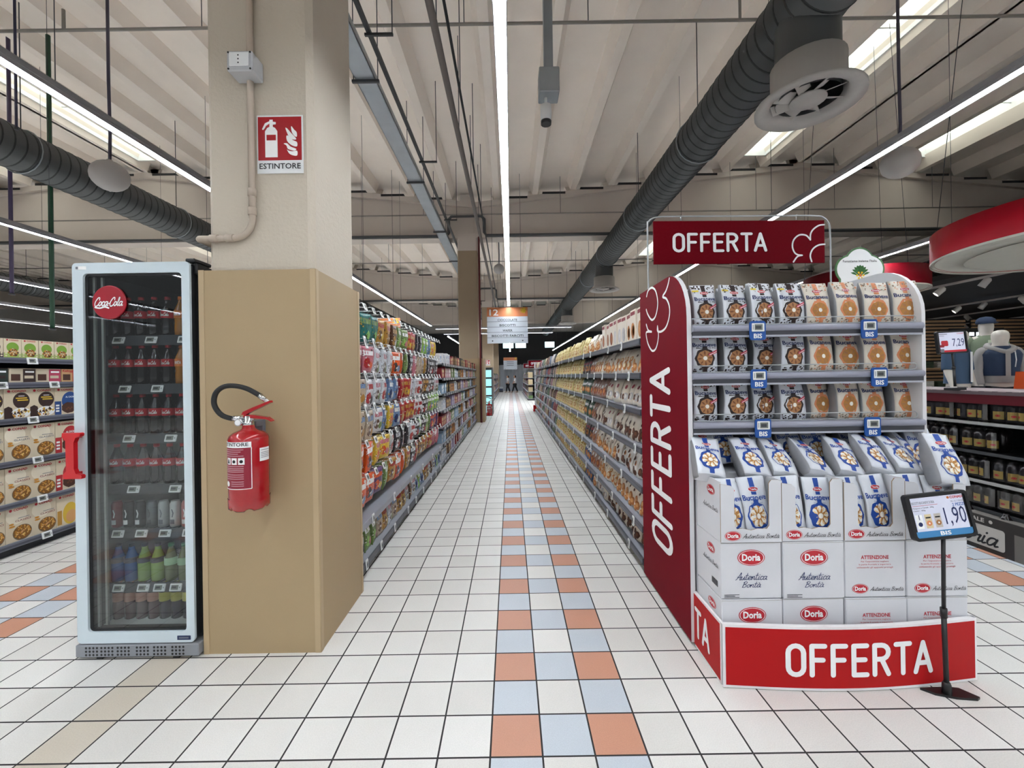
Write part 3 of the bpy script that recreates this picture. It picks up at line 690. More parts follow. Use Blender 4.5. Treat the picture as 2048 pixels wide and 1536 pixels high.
mb.box(GX0+.022,.03,GZ0+.01,GX0+.034,.04,GZ1-.01,EDGE); mb.box(GX0+.05,.045,GZ0+.01,GX0+.062,.055,GZ1-.01,EDGE); mb.build('glass_gasket', dr)
mb = MB(); mb.box(GX0+.006,.014,GZ0+.004,GX1-.002,.018,GZ1-.004,GLASS); mb.build('glass', dr)
mb = MB(); hz0, hz1 = .955, 1.19
mb.extrude([(-.01,hz0),(.082,hz0),(.086,hz0+.012),(.08,hz0+.02),(.056,hz0+.026),(.046,hz0+.05),(.046,hz1-.05),(.056,hz1-.026),(.078,hz1-.018),(.082,hz1-.006),(.076,hz1),(-.012,hz1),(-.014,hz1-.02),(.004,hz1-.04),(.006,hz0+.04),(-.012,hz0+.02)], .028, .05, UP, HRED)
mb.box(.008,-.03,hz1-.03,.04,.0,hz1-.005,HRED); mb.box(.008,-.03,hz0+.005,.04,.0,hz0+.03,HRED); mb.build('handle', dr)
bx, bz = -2.098-FX0, 1.865
mb = MB(); mb.lathe([(.0885,0),(.0885,.006),(.084,.009)], BADGE, 40, T=Matrix.Translation((bx,.012,bz)) @ Matrix.Rotation(R(90),4,'X'))
mb.decal(fit(script2('Coca-Cola',.13,.3),bx-.074,bz-.024,bx+.076,bz+.028,0), front(0,0,.0026), PAPER, 1)
mb.decal(stroke2(catmull([(bx-.07,bz-.026),(bx-.045,bz-.03),(bx-.02,bz-.024),(bx+.0,bz-.03)],4),.008), front(0,0,.0026), PAPER, 1); mb.build('round_badge', dr)
mb = MB(); mb.box(.02,-.002,FZ1-.035,.075,0,FZ1-.018,PAPER); mb.box(.022,-.003,FZ1-.033,.034,-.002,FZ1-.02,GREYTXT); mb.build('sticker', dr)
mb = MB(); mb.box(W_-.09,-.003,FZ0+.014,W_-.02,0,FZ0+.036,M('navy_plate','1B2A52',.4),.001); mb.box(W_-.08,-.0036,FZ0+.022,W_-.03,-.003,FZ0+.029,GREYTXT); mb.build('maker_plate', dr)
mb = MB(); mb.box(-.008,-.005,.012,W_+.022,.3,.075,FGR,.004); f = front(0,0,-.0052)
for gx in (.05,.13,.215,.315,.405,.5):
    for a in range(4):
        for b in range(3): mb.decal(disc2(gx+a*.019,.026+b*.018,.0062,n=8), f, BLACK, 1)
for gx in (.1,.5): mb.box(gx,-.002,0,gx+.03,.02,.014,BLACK)
mb.box(.03,.4,0,.06,.6,.082,BLACK); mb.box(W_-.06,.4,0,W_-.03,.6,.082,BLACK); mb.build('base_grille', t)
SHZ = [1.70, 1.43, 1.155, .875, .63, .33]
def lcd_tag(w_=.066, h=.04, tilt=18):
    mb = MB(); T = Matrix.Rotation(-R(tilt),4,'X'); mb.box(-w_/2,-.008,-h/2,w_/2,0,h/2,TAGW,.003,T)
    f0 = front(0,0,-.0081); f = lambda x, y, l: T @ f0(x, y, l); mb.decal(rect2(-w_*.34,-h*.3,w_*.26,h*.3), f, LCD, 1)
    mb.decal(rect2(-w_*.28,-h*.1,w_*.1,h*.14), f, DKGREY, 2); mb.decal(rect2(w_*.34,-h*.1,w_*.4,h*.1), f, GREYTXT, 1); return mb
TAGME = lcd_tag().mesh('price_tag'); TAGS = lcd_tag(.05,.036,8).mesh('price_tag')
for i, z in enumerate(SHZ):
    mb = MB(); y0 = .14
    for k in range(24): mb.tube([(.04+k*.0231,y0,z-.008),(.04+k*.0231,D-.05,z-.008)], .0025, EDGE, 4)
    mb.tube([(.035,y0,z-.01),(W_-.035,y0,z-.01)], .004, EDGE, 4); mb.tube([(.035,D-.06,z-.01),(W_-.035,D-.06,z-.01)], .004, EDGE, 4)
    mb.box(.036,y0-.006,z-.052,W_-.036,y0-.002,z+.004,M('shelf_strip_dark','3B3D41',.3)); s = mb.build('shelf', t)
    for xx in ((.12,.3,.48),(.15,.33,.52),(.17,.40),(.19,.42),(.1,.23,.36,.49),(.1,.235,.325,.415,.51))[i]: link('price_tag', TAGME, s, (xx,y0-.008,z-.024))
# bottles and cans in the fridge
PET = M('cola_bottle_dark', '120A0A', .12, var=.1, coat=.5); CAPR = M('cap_red', 'B01722', .4); LABR = M('bottle_label_red', 'B4101F', .4)
def bottle(prof, body, cap, lab, lz0, lz1, capz, name, wtext=None):
    mb = MB(); mb.lathe(prof, body, 16); b = mb.mesh(name+'_body')
    m2 = MB(); rl = max(r for r, z in prof)+.0008; m2.lathe([(rl,lz0),(rl,lz1)], lab, 20, caps=False)
    if wtext:
        f = lambda x, y, l: Vector(((rl+.0006*l)*math.sin(x/rl), -(rl+.0006*l)*math.cos(x/rl), y)); m2.decal(wtext, f, PAPER, 1)
    m3 = MB(); m3.lathe([(.0145,capz),(.0145,capz+.016),(.012,capz+.018)], cap, 12)
    return b, m2.mesh(name+'_label'), m3.mesh(name+'_cap')
def place_bottle(kit, loc, name, label, cat, group):
    o = tag(link(name, None, None, loc), label, cat, group)
    for me, nm in zip(kit, ('bottle_body','label_sleeve','cap')): link(nm, me, o)
    return o
CPROF = [(.024,0),(.03,.006),(.031,.05),(.0285,.075),(.031,.1),(.0315,.135),(.029,.15),(.018,.178),(.0125,.195),(.0125,.208)]
cola = bottle(CPROF, PET, CAPR, LABR, .1, .142, .205, 'cola', fit(script2('Coca-Cola',.12,.3,3),-.026,.11,.026,.132))
FAN = bottle(CPROF, M('orange_drink','A86A18',.15,coat=.4), M('cap_orange','C96A1E',.4), M('label_orange','D8741F',.4), .1, .142, .205, 'orange', fit(text2('FANTA',.03),-.018,.112,.018,.13))
tea = bottle([(.026,0),(.031,.006),(.032,.1),(.03,.12),(.018,.165),(.0135,.18),(.0135,.19)], M('green_tea_drink','5F6B3F',.15,coat=.4), M('cap_green','3F7F52',.4), M('label_pale_green','9CBF95',.4), .09, .13, .188, 'tea')
blue = bottle([(.028,0),(.034,.006),(.034,.1),(.03,.13),(.018,.165),(.0145,.18),(.0145,.19)], M('blue_drink','1F4E8C',.12,coat=.4), M('cap_dark','222A38',.4), M('label_dark_blue','27304A',.4), .105, .135, .188, 'blue')
lime = bottle([(.028,0),(.034,.006),(.034,.1),(.03,.13),(.018,.165),(.0145,.18),(.0145,.19)], M('lime_drink','7D9A4A',.12,coat=.4), M('cap_dark','222A38',.4), M('label_dark','33362F',.4), .105, .135, .188, 'lime')
jp = [(.024,0),(.029,.006),(.029,.08),(.024,.11),(.029,.13),(.026,.155),(.016,.175),(.0145,.185)]
pink = bottle(jp, M('juice_dark_pink','4A3236',.15,coat=.4), M('cap_salmon','C47E6A',.4), M('label_peach','B98A78',.4), .1, .15, .183, 'pink')
yell = bottle(jp, M('juice_dark_plum','34303E',.15,coat=.4), M('cap_yellow','C9C04A',.4), M('label_yellow','B4AE55',.4), .1, .15, .183, 'yellow')
SHN = ('top', 'second', 'third', 'fourth', 'fifth', 'sixth')
lev = [SHZ[0]+.0, SHZ[1], SHZ[2], SHZ[3], SHZ[4], SHZ[5], FZ0+.036]
fx = lambda k, n: FX0+.055+(.0745 if n == 6 else .0655)*k
for i in range(4):
    for k in range(6):
        orange = i < 2 and k == 5
        place_bottle(FAN if orange else cola, (fx(k,6), FY+.178, lev[i]), 'orange_soda_bottle' if orange else 'cola_bottle', ('orange soda bottle at the end of the %s fridge shelf' % SHN[i]) if orange else 'dark cola bottle, %s from the handle side, %s fridge shelf' % (nth(k+1), SHN[i]), 'bottle', 'soda bottles in the fridge')
for k in range(6):
    kit, nm = ((blue,'blue'),(blue,'blue'),(lime,'lime green'),(lime,'lime green'),(tea,'pale green capped'),(tea,'pale green capped'))[k]
    place_bottle(kit, (fx(k,6), FY+.178, lev[5]), 'soft_drink_bottle', '%s drink bottle, %s from the handle side, second lowest fridge row' % (nm, nth(k+1)), 'bottle', 'soft drinks low in the fridge')
for k in range(7):
    kit, nm = (pink,'salmon capped') if k < 4 else (yell,'yellow capped')
    place_bottle(kit, (fx(k,7), FY+.178, lev[6]), 'juice_bottle', '%s juice bottle, %s from the handle side, on the fridge floor' % (nm, nth(k+1)), 'bottle', 'juice bottles on the fridge floor')
def can_kit(c, lc):
    mb = MB(); mb.lathe([(.02,0),(.026,.006),(.026,.128),(.021,.14),(.021,.146)], c, 18); a = mb.mesh('can')
    f = lambda x, y, l: Vector(((.026+.0006*l)*math.sin(x/.026), -(.026+.0006*l)*math.cos(x/.026), y)); m2 = MB(); m2.decal(merge2(rect2(-.012,.02,.012,.045,4,1), stroke2([(.002,.06),(.006,.08),(0,.1)],.006)), f, lc, 1); return a, m2.mesh('can_print')
for k, (c, lc, nm) in enumerate(((('can_black_red','7A1C20'),PAPER,'black and red'),(('can_black','17181A'),PAPER,'black'),(('can_black_grey','26292B'),PAPER,'black and grey'),(('can_silver_dark','5F6568'),INK,'dull silver'),(('can_silver','B9BDBD'),GREYTXT,'silver'),(('can_white','D6D8D6'),GREYTXT,'white'),(('can_pink','C47A78'),PAPER,'pink'))):
    a, b = can_kit(M(c[0], c[1], .3, .4), lc); o = tag(link('drink_can', a, None, (fx(k,7), FY+.175, lev[4])), nm + ' tall drink can standing on the fifth fridge shelf', 'can', 'drink cans in the fridge'); link('printed_mark', b, o)
# ================================================================ BAGS
class Bag:
    """A gusseted foil bag: front at -Y, base on z = 0; print is laid on its front sheet."""
    def __init__(s, w, h, d, seed, nu=8, nv=12, topd=.01, lean=.03, crumple=.004, base=.8, pillow=False):
        rn = random.Random(seed); s.w, s.h, s.d = w, h, d; s.nu, s.nv = nu, nv
        W = [(rn.uniform(3,9), rn.uniform(3,11), rn.uniform(0,6.3)) for _ in range(4)]
        sk = rn.uniform(-.012,.012); tw = rn.uniform(-.03,.03)
        def pro(v):
            if pillow: return max(.12, math.sin(math.pi*min(1, max(0, .06+v*.9)))**.6)
            return (base+(1-base)*v/.12) if v < .12 else 1-.1*(v-.12)/.4 if v < .52 else .9*(1-((v-.52)/.48)**1.15)+(topd/d)*((v-.52)/.48)
        s.g = []
        for j in range(nv+1):
            v = j/nv; row = []
            wv = 1-.05*math.sin(math.pi*v) + (.0 if v < .9 else .02)
            for i in range(nu+1):
                u = -1+2*i/nu
                cr = sum(math.sin(a*u+b*v+c) for a, b, c in W)/4*crumple*(1.3 if v > .5 else 1)
                y = -d/2*pro(v)*(.72+.28*(1-u*u)) + lean*v*v + cr + tw*u*v*v*.3
                row.append(Vector((u*w/2*wv + sk*v, y, h*v - (.004*u*u if v < .05 else 0) )))
            s.g.append(row)
        s.pro = pro; s.lean = lean; s.sk = sk
    def mesh(s, mb, mat, gusset=None):
        nu, nv = s.nu, s.nv; n = nu+1; V = []; ring = n+5
        for j in range(nv+1):
            v = j/nv; r = s.g[j]; V += r
            yb = s.d/2*s.pro(v) + s.lean*v*v; x0, x1 = r[0].x, r[-1].x; z = r[0].z; ym = (r[-1].y+yb)/2; k = .016*min(1, s.pro(v)+.2)
            V += [(x1-k, ym, z), (x1, yb, z), ((x0+x1)/2, yb+.006*s.pro(v), z), (x0, yb, z), (x0+k, (r[0].y+yb)/2, z)]
        fr = []; sd = []
        for j in range(nv):
            for i in range(ring):
                q = (j*ring+i, j*ring+(i+1) % ring, (j+1)*ring+(i+1) % ring, (j+1)*ring+i)
                (fr if i < nu else sd).append(q)
        o = len(mb.v); mb.add(V, fr, mat, True); k = mb.mi(gusset or mat)
        for q in sd: mb.f.append([o+a for a in q]); mb.m.append(k); mb.s.append(True)
        for b, fl in ((0, True), (nv*ring, False)):
            q = [o+b+i for i in range(ring)]; mb.f.append(q[::-1] if fl else q); mb.m.append(mb.mi(mat)); mb.s.append(False)
    def fn(s, step=.0009):
        """(x, z, layer) in metres on the front sheet -> a point just above it."""
        def f(x, z, l):
            u = min(max((x/(s.w/2)+1)/2*s.nu, 0), s.nu-1e-4); v = min(max(z/s.h*s.nv, 0), s.nv-1e-4)
            i, j = int(u), int(v); a, b = u-i, v-j; g = s.g
            p = (g[j][i]*(1-a)+g[j][i+1]*a)*(1-b) + (g[j+1][i]*(1-a)+g[j+1][i+1]*a)*b
            n = (g[j][i+1]-g[j][i]).cross(g[j+1][i]-g[j][i]).normalized()
            return p + n*(.0006+step*l)
        return f
WFOIL = M('white_bag_foil', 'D9DDE3', .36, .0, var=.03, bump=.12, bscale=25); CFOIL = M('cream_bag_foil', 'DCD3C4', .38, .0, var=.04, bump=.12, bscale=25)
GFOIL = M('grey_bag_gusset', 'AEB0B3', .35, .25, var=.1, scale=40)
COOK = M('cookie_gold', 'B8803E', .6, var=.12, scale=60); COOKL = M('cookie_light', 'E9C893', .6, var=.06); COOKW = M('icing_white', 'F1EDE2', .5)
COOKB = M('cookie_brown', 'AD7A4C', .6, var=.15, scale=60); COOKD = M('cookie_shade', '7C4C2C', .6); CHOC = M('dark_choc_print', '2A1A17', .6); OPRINT = M('orange_ribbon_print', 'DA8B5E', .5); CREAMP = M('cream_print', 'D8C7A0', .6)
def petals(cx, cz, r, k, ph=0.0, a=.52, wd=.26):
    out = []
    for i in range(k):
        t = ph+2*math.pi*i/k; c = Vector((math.cos(t), math.sin(t))); n = Vector((-c.y, c.x)); o = Vector((cx, cz))
        P = [o+c*r*a*.72, o+c*r*.74+n*r*wd, o+c*r*.98+n*r*wd*.7, o+c*r*1.03, o+c*r*.98-n*r*wd*.7, o+c*r*.74-n*r*wd]
        out.append(([(p.x, p.y) for p in P], [(0,1,2),(0,2,3),(0,3,4),(0,4,5)]))
    return merge2(*out)
def print_biscuit(mb, b, kind, seed):
    f = b.fn(); rn = random.Random(seed); w, h = b.w, b.h; cz = h*.34; r = w*.29
    col = {'white': BLUE, 'choc': CHOC, 'orange': OPRINT}[kind]
    mb.decal(rect2(-.0125,h*.02,.0125,h*.16,4,3), f, col, 1); mb.decal(rect2(-.013,h*.46,.013,h*.62,4,4), f, col, 1); mb.decal(rect2(-.013,h*.70,.013,h*.985,4,10), f, col, 1)
    if kind == 'orange': mb.decal(disc2(0,cz,r*1.25,r*1.3,24,.06,6), f, col, 1)
    else: mb.decal(disc2(0,cz,r*1.3,r*1.34,32,.05,8), f, col, 1)
    if kind == 'white':
        mb.decal(disc2(0,cz,r,r,32,.04,8), f, COOK, 2); mb.decal(petals(0,cz,r,8,.2), f, COOKW, 3); mb.decal(petals(0,cz,r*.86,8,.35,.5,.1), f, COOKL, 4); mb.decal(disc2(0,cz,r*.27), f, COOKW, 5)
    else:
        mb.decal(disc2(0,cz,r*1.02,r*1.02,32,.03,8), f, COOKB if kind == 'choc' else COOK, 2); mb.decal(petals(0,cz,r*.92,8,.1,.5,.13), f, COOKD if kind == 'choc' else COOKB, 3)
        mb.decal(disc2(0,cz,r*.27), f, COOKW, 4)
    mb.decal(fit(text2('Bucaneve',.022),-w*.45,h*.605,w*.45,h*.70), f, NAVY if kind != 'white' else BLUE, 3)
    mb.decal(disc2(0,h*.79,w*.19,h*.04,24), f, PAPER, 2); mb.decal(disc2(0,h*.79,w*.175,h*.035,24), f, LOGO, 3); mb.decal(fit(text2('Doria',.03),-w*.13,h*.774,w*.13,h*.808), f, PAPER, 4)
    if kind == 'choc':
        mb.decal(fit(text2('Maxigocce X2',.03),-w*.33,h*.553,w*.42,h*.594), f, INK, 3)
        mb.decal(([(w*.12,h*.44),(w*.46,h*.535),(w*.47,h*.47),(w*.14,h*.385)], [(0,3,2,1)]), f, M('pink_banner_print','C43A50',.5), 5)
        mb.decal(([(w*.15,h*.42),(w*.45,h*.50),(w*.45,h*.487),(w*.15,h*.405)], [(0,3,2,1)]), f, PAPER, 6)
        mb.decal(rect2(-w*.47,h*.83,-w*.2,h*.87,2,1), f, YELLOW, 2)
    else: mb.decal(fit(text2('Granella di zucchero' if kind == 'white' else 'ai Cereali',0),-w*.2,h*.55,w*.24,h*.572), f, BLUE if kind == 'white' else OPRINT, 2)
    if kind != 'white':
        spots = CHOC if kind == 'choc' else M('grain_brown_print', '8A7A66', .6)
        for k in range(95 if kind == 'choc' else 85):
            z = h*(rn.uniform(.0,.13) if rn.random() < .38 else rn.uniform(.80,.995) if rn.random() < .8 else rn.uniform(.14,.8)); x = rn.uniform(-.47,.47)*w
            if .14 < z/h < .8 and abs(x) < w*.36: continue
            q = rn.uniform(.003,.007); a = rn.uniform(0,6.3)
            mb.decal(([(x+q*math.cos(a+o), z+q*math.sin(a+o)*.8) for o in (0,1.9,3.4,4.7)], [(0,1,2,3)]), f, spots if rn.random() < .7 or kind == 'choc' else OPRINT, 1)
BAGME = {}
for kind, n in (('white', 4), ('choc', 3), ('orange', 3)):
    for q in range(n):
        mb = MB(); b = Bag(.148, .245, .085, 100*len(BAGME)+q, crumple=.005 if kind == 'white' else .004, lean=(.012,.005,.016,.01)[q]); b.mesh(mb, CFOIL if kind == 'orange' else WFOIL, GFOIL); print_biscuit(mb, b, kind, q+5)
        BAGME[(kind, q)] = mb.mesh('biscuit_bag')
for q in range(4):           # bags whose front sheet lies flat
    mb = MB(); b = Bag(.148, .245, .085, 700+q, crumple=.006, lean=-.024+.004*q); b.mesh(mb, WFOIL, GFOIL); print_biscuit(mb, b, 'white', q+5); BAGME[('flat', q)] = mb.mesh('biscuit_bag')

# ================================================================ THE PROMOTIONAL DISPLAY
PX0, PX1, PYF, PYB = .95, 2.185, 2.235, 3.03
def panel_px(pts, X): return [((p.y), p.z) for p in (at_x(a, b, X) for a, b in pts)]
t = thing('offer_display', 'offer display with red side panel, three shelves and red skirt board', 'display stand', ((PX0+PX1)/2, 2.6, 0)); O = Vector((-(PX0+PX1)/2, -2.6, 0)); TT = Matrix.Translation(O)
PROF = [(PYF,.02),(PYB,.02),(PYB,2.02)]+[(PYF+.16+.0*a,2.02) for a in ()]+[(PYF+.27-.27*math.sin(R(a)), 1.75+.27*math.cos(R(a))) for a in range(0,91,10)]
YZ = Matrix(((0,0,1,0),(1,0,0,0),(0,1,0,0),(0,0,0,1)))            # local xy -> world yz, z -> x
def side_panel(x0, x1, mat, nm):
    mb = MB(); mb.extrude(PROF, x0, x1, TT @ YZ, mat, M('panel_white_edge','DADADB',.4)); return mb
mb = side_panel(PX0-.012, PX0+.012, M('panel_dark_red','740C1D',.6,var=.03,spec=.06), 'x')
pf = lambda y, z, l: TT @ Vector((PX0-.0125-.0007*l, y, z))
# lettering reads upwards: along +Z, tops towards +Y
txt = fit(caps2('OFFERTA',.16,.26), 0, 0, 1.14, .37)
mb.decal(txt, lambda x, y, l: TT @ Vector((PX0-.0125-.0007*l, 2.47+y, .345+x)), PAPER, 1)
lay = 1; c45 = lambda P: [(1280+x*.33203, 420+y*.33203) for x, y in P]
for path in (((190,412),(182,450),(168,490),(150,522),(172,535),(190,580),(190,640),(170,705),(140,732),(118,728),(118,700)),((118,700),(124,760),(110,830),(86,848),(62,810),(50,760),(52,735),(82,733)),((82,733),(62,725),(50,690)),((52,520),(62,485),(85,468),(108,490),(120,560),(108,635),(84,662),(60,630),(50,600))):
    lay += .3; mb.decal(stroke2(catmull(panel_px(c45(path), PX0), 5), .014), pf, PAPER, lay)
a_ = mb.build('side_panel', t); a_['label'] = 'dark red side panel with white lettering'
mb = side_panel(PX1, PX1+.02, WHITE, 'x'); b_ = mb.build('side_panel', t); b_['label'] = 'plain white side panel'
mb = MB(); mb.box(PX0+.012,PYB-.03,.02,PX1,PYB,1.98,STEEL,0,TT); mb.build('back_panel', t)
mb = MB()   # skirt board: bowed front with white edging
ys = lambda x: 1.935 - .045*math.sin(math.pi*(x-.955)/1.19) + .02*(x-.955)/1.19
def skirt_strip(mb, z0, z1, off, mat, xa=.955, xb=2.145, n=16):
    P = [(xa+(xb-xa)*i/n) for i in range(n+1)]; V = []
    for x in P: V += [(x,ys(x)-off,z0),(x,ys(x)-off,z1),(x,ys(x)+.02,z1),(x,ys(x)+.02,z0)]
    Fc = []
    for i in range(n):
        for q in range(4): Fc.append((4*i+q, 4*i+(q+1) % 4, 4*i+4+(q+1) % 4, 4*i+4+q))
    mb.add(V, Fc, mat, False, TT)
WEDGE = M('white_board_edge','E8E6E6',.4)
skirt_strip(mb, .004, .292, 0, WEDGE); skirt_strip(mb, .016, .28, .0015, BRIGHT, .967, 2.133)
mb.box(.955,1.95,.004,.967,2.232,.292,WEDGE,0,TT); mb.box(.9535,1.96,.016,.956,2.24,.28,BRIGHT,0,TT); mb.box(2.134,1.96,.004,2.146,2.9,.292,WEDGE,0,TT)
mb.decal(fit(caps2('OFFERTA',.17,.27), 1.225, .066, 1.905, .219), lambda x, z, l: TT @ Vector((x, ys(x)-.0022-.0006*l, z)), PAPER, 1)
mb.decal(fit(caps2('TA',.17,.27), -2.225, .066, -2.06, .222), lambda x, z, l: TT @ Vector((.9533-.0006*l, -x, z)), PAPER, 1)
mb.build('skirt_board', t)
mb = MB(); mb.box(.98,2.0,.0,2.12,2.95,.115,DKGREY,0,TT); mb.build('plinth', t)
def bis_tag():
    mb = MB(); mb.extrude(rrect(-.042,-.062,.042,.038,.012,3), 0, .006, UP, BIS); f = front(0,0,-.0062)
    mb.box(-.033,-.012,-.018,.033,-.006,.026,TAGW,.003); f2 = front(0,0,-.0121); mb.decal(rect2(-.02,-.01,.022,.02), f2, LCD, 1); mb.decal(rect2(-.016,-.004,.014,.012), f2, DKGREY, 2); mb.decal(rect2(-.029,-.008,-.026,.018), f2, GREYTXT, 1)
    mb.decal(fit(text2('BIS',.03),-.022,-.053,.022,-.028), f, PAPER, 1); return mb.mesh('promo_price_tag')
BISME = bis_tag(); SHELF3 = [1.70, 1.447, 1.187]
for i, z in enumerate(SHELF3):
    mb = MB(); mb.box(PX0+.014,PYF+.01,z-.03,PX1-.002,PYB-.03,z,STEEL,0,TT)
    mb.tube([TT @ Vector((PX0+.014,PYF-.005,z-.018)), TT @ Vector((PX1-.004,PYF-.005,z-.018))], .018, RAIL, 10)
    mb.box(PX0+.014,PYF-.012,z-.056,PX1-.004,PYF+.0,z-.034,DKSTEEL,0,TT); mb.box(PX0+.014,PYF-.014,z-.066,PX1-.004,PYF+.01,z-.056,STEEL,0,TT); s = mb.build('shelf', t)
    mb = MB(); P = [(PX0+.02,PYF+.01,z+.002),(PX0+.02,PYF+.012,z+.038),(PX1-.03,PYF+.012,z+.038),(PX1-.02,PYF+.012,z+.03),(PX1-.02,PYF+.012,z+.012),(PX1-.03,PYF+.012,z+.004),(PX0+.02,PYF+.012,z+.004)]
    mb.tube([TT @ Vector(p) for p in P], .0028, WIRE, 6, smooth=True); mb.build('wire_guard', s)
    for px in ((1515,1738),(1516,1757),(1523,1742))[i]: link('promo_price_tag', BISME, s, TT @ Vector(((px-1021.5)/F*2.21+.002, PYF-.024, z-.022)))
# shelf bags
XS = [[1411,1470,1527,1585,1640,1697,1757,1815],[1409,1470,1529,1585,1642,1697,1752,1810],[1408,1470,1526,1585,1640,1695,1746,1813]]
NL = ['top', 'middle', 'lowest']
for i, z in enumerate(SHELF3):
    for k, px in enumerate(XS[i]):
        kind = 'choc' if k < 4 else 'orange'; rn = random.Random(i*10+k); yy = PYF+.085+rn.choice([0,0,0,.02])+(.045 if (i,k) in ((2,2),(1,2),(2,4),(1,5),(2,6)) else 0)
        x = (px-1021.5)/F*(yy-.03)
        o = link('biscuit_bag', BAGME[(kind, rn.randrange(3))], None, (x, yy, z+.001)); o.rotation_euler = (0, R(rn.uniform(-2,2)), R(rn.uniform(-7,7)+5)); o.scale = (.97, 1, rn.uniform(.93,.98))
        lab = ('black-speckled biscuit bag, %s from the red panel, %s display shelf' % (nth(k+1), NL[i])) if kind == 'choc' else ('cream biscuit bag with orange ribbon, %s from the white panel, %s display shelf' % (nth(8-k), NL[i]))
        tag(o, lab, 'bag', 'biscuit bags on the display shelves')
        if k in (0,2,3,5,6) or i == 0:      # the bag standing behind it
            o = link('biscuit_bag', BAGME[(kind, (k+1) % 3)], None, (x+.03+.02*(k % 2), yy+.12, z+.001)); o.rotation_euler = (0, 0, R(6)); o.scale = (.97,1,.96)
            tag(o, ('black-speckled' if kind == 'choc' else 'cream') + ' biscuit bag behind the %s bag from the red panel, %s display shelf' % (nth(k+1), NL[i]), 'bag', 'biscuit bags on the display shelves')
# cartons: four wide, three high; the top ones cut open at the front
CW, CD = .2905, .25; CX = [.973+CW*k for k in range(4)]; CZ = [.117, .385, .652]; CY = 1.974
def carton(kind, side):
    mb = MB(); h = .264; w_ = CW-.006
    if kind == 'open':
        th = .005; mb.box(0,th,0,w_,CD,th,CARD); mb.box(0,th,th,th,CD,h+.02,CARD); mb.box(w_-th,th,th,w_,CD,h+.02,CARD); mb.box(th,CD-th,th,w_-th,CD,h,CARD)
        x0, x1, zb = .064, w_-.058, .062
        mb.extrude([(0,0),(w_,0),(w_,h+.02),(w_-.012,h+.026),(x1+.012,h+.026),(x1,h+.01),(x1,zb+.016),(x1-.012,zb),(.17,zb+.002),(.14,zb-.006),(.10,zb+.003),(x0+.012,zb),(x0,zb+.016),(x0,h-.012),(x0-.016,h+.002),(0,h+.01)], -th, 0, UP, CARD, M('torn_board_brown','9C8467',.9))
        lx, lz, k = .055, .031, .8
    else:
        mb.box(0,0,0,w_,CD,h,CARD,.003); mb.box(0,-.0006,h-.004,w_,0,h-.0015,M('carton_shade_line','A9A7A4',.9)); lx, lz, k = w_/2, h*.73, 1.35
    f = front(0,0,-.0009)
    def logo(f, cx, cz, k):
        mb.decal(disc2(cx,cz,.046*k,.027*k,28), f, LOGO, 1); mb.decal(([(cx+.043*k*math.cos(a)*q, cz+.0245*k*math.sin(a)*q) for q in (1,.95) for a in [2*math.pi*i/28 for i in range(28)]], [(i,(i+1) % 28,28+(i+1) % 28,28+i) for i in range(28)]), f, PAPER, 2)
        mb.decal(fit(text2('Doria',.035),cx-.031*k,cz-.011*k,cx+.031*k,cz+.013*k), f, PAPER, 2)
    if kind == 'open':
        logo(f, lx, lz, .84); mb.decal(fit(script2('Autentica Bontà',.075),.1,.018,w_-.012,.042), f, INK, 1)
    elif kind == 'brand':
        logo(f, lx, lz, 1.4); mb.decal(fit(script2('Autentica',.075),w_/2-.075,.086,w_/2+.075,.125), f, NAVY, 1); mb.decal(fit(script2('Bontà',.075),w_/2-.045,.052,w_/2+.045,.082), f, NAVY, 1)
        for q in range(3): mb.decal(rect2(.014,.018-.006*q,.085-.02*(q % 2),.0205-.006*q), f, INK, 1)
    else:
        mb.decal(fit(text2('ATTENZIONE',.02),.075,.178,.205,.196), f, LOGO, 1)
        for q, s_ in enumerate(("Per l'esposizione togliere", 'la parte frontale e superiore', 'utilizzando gli appositi pretagli')): mb.decal(fit(text2(s_,.0),.075-.01*q,.162-.014*q,.205+.01*q,.171-.014*q), f, LOGO, 1)
        logo(f, .07, .04, .84); mb.decal(fit(script2('Autentica Bontà',.075),.115,.028,w_-.012,.05), f, INK, 1)
    if side:
        g = lambda x, y, l: Vector((-.0006*l-.0002, CD-x, y)); logo(g, .155, .205 if kind != 'open' else .225, .9)
        mb.decal(fit(script2('Autentica Bontà',.075),.07,.13,.225,.155), g, INK, 1)
        if kind == 'brand':
            for q in range(12): mb.decal(rect2(.16+.005*q,.04,.1625+.005*q+.001*(q % 3),.07), g, INK, 1)
    return mb
LV = ('lowest', 'middle', 'top')
for r_ in range(3):
    for k in range(4):
        kind = 'open' if r_ == 2 else 'brand' if k < 2 else 'warn'
        o = carton(kind, k == 0).build('carton', None, (CX[k], CY + (0,.004,-.003,.002)[(k+r_) % 4], CZ[r_]))
        what = {'open': 'cut-open white carton holding bags', 'brand': 'white carton with red oval logo', 'warn': 'white carton with red warning text'}[kind]
        tag(o, '%s, %s from the red panel in the %s layer' % (what, nth(k+1), LV[r_]), 'carton', 'cartons of the offer display')
for k in range(4):          # the row behind, closed
    mb = MB(); mb.box(0,0,0,CW-.006,.4,.8,CARD,.003); tag(mb.build('carton', None, (CX[k]+.002, CY+CD+.012, .117)), 'plain white carton behind the front stack, %s from the red panel' % nth(k+1), 'carton', 'cartons behind the front stack')
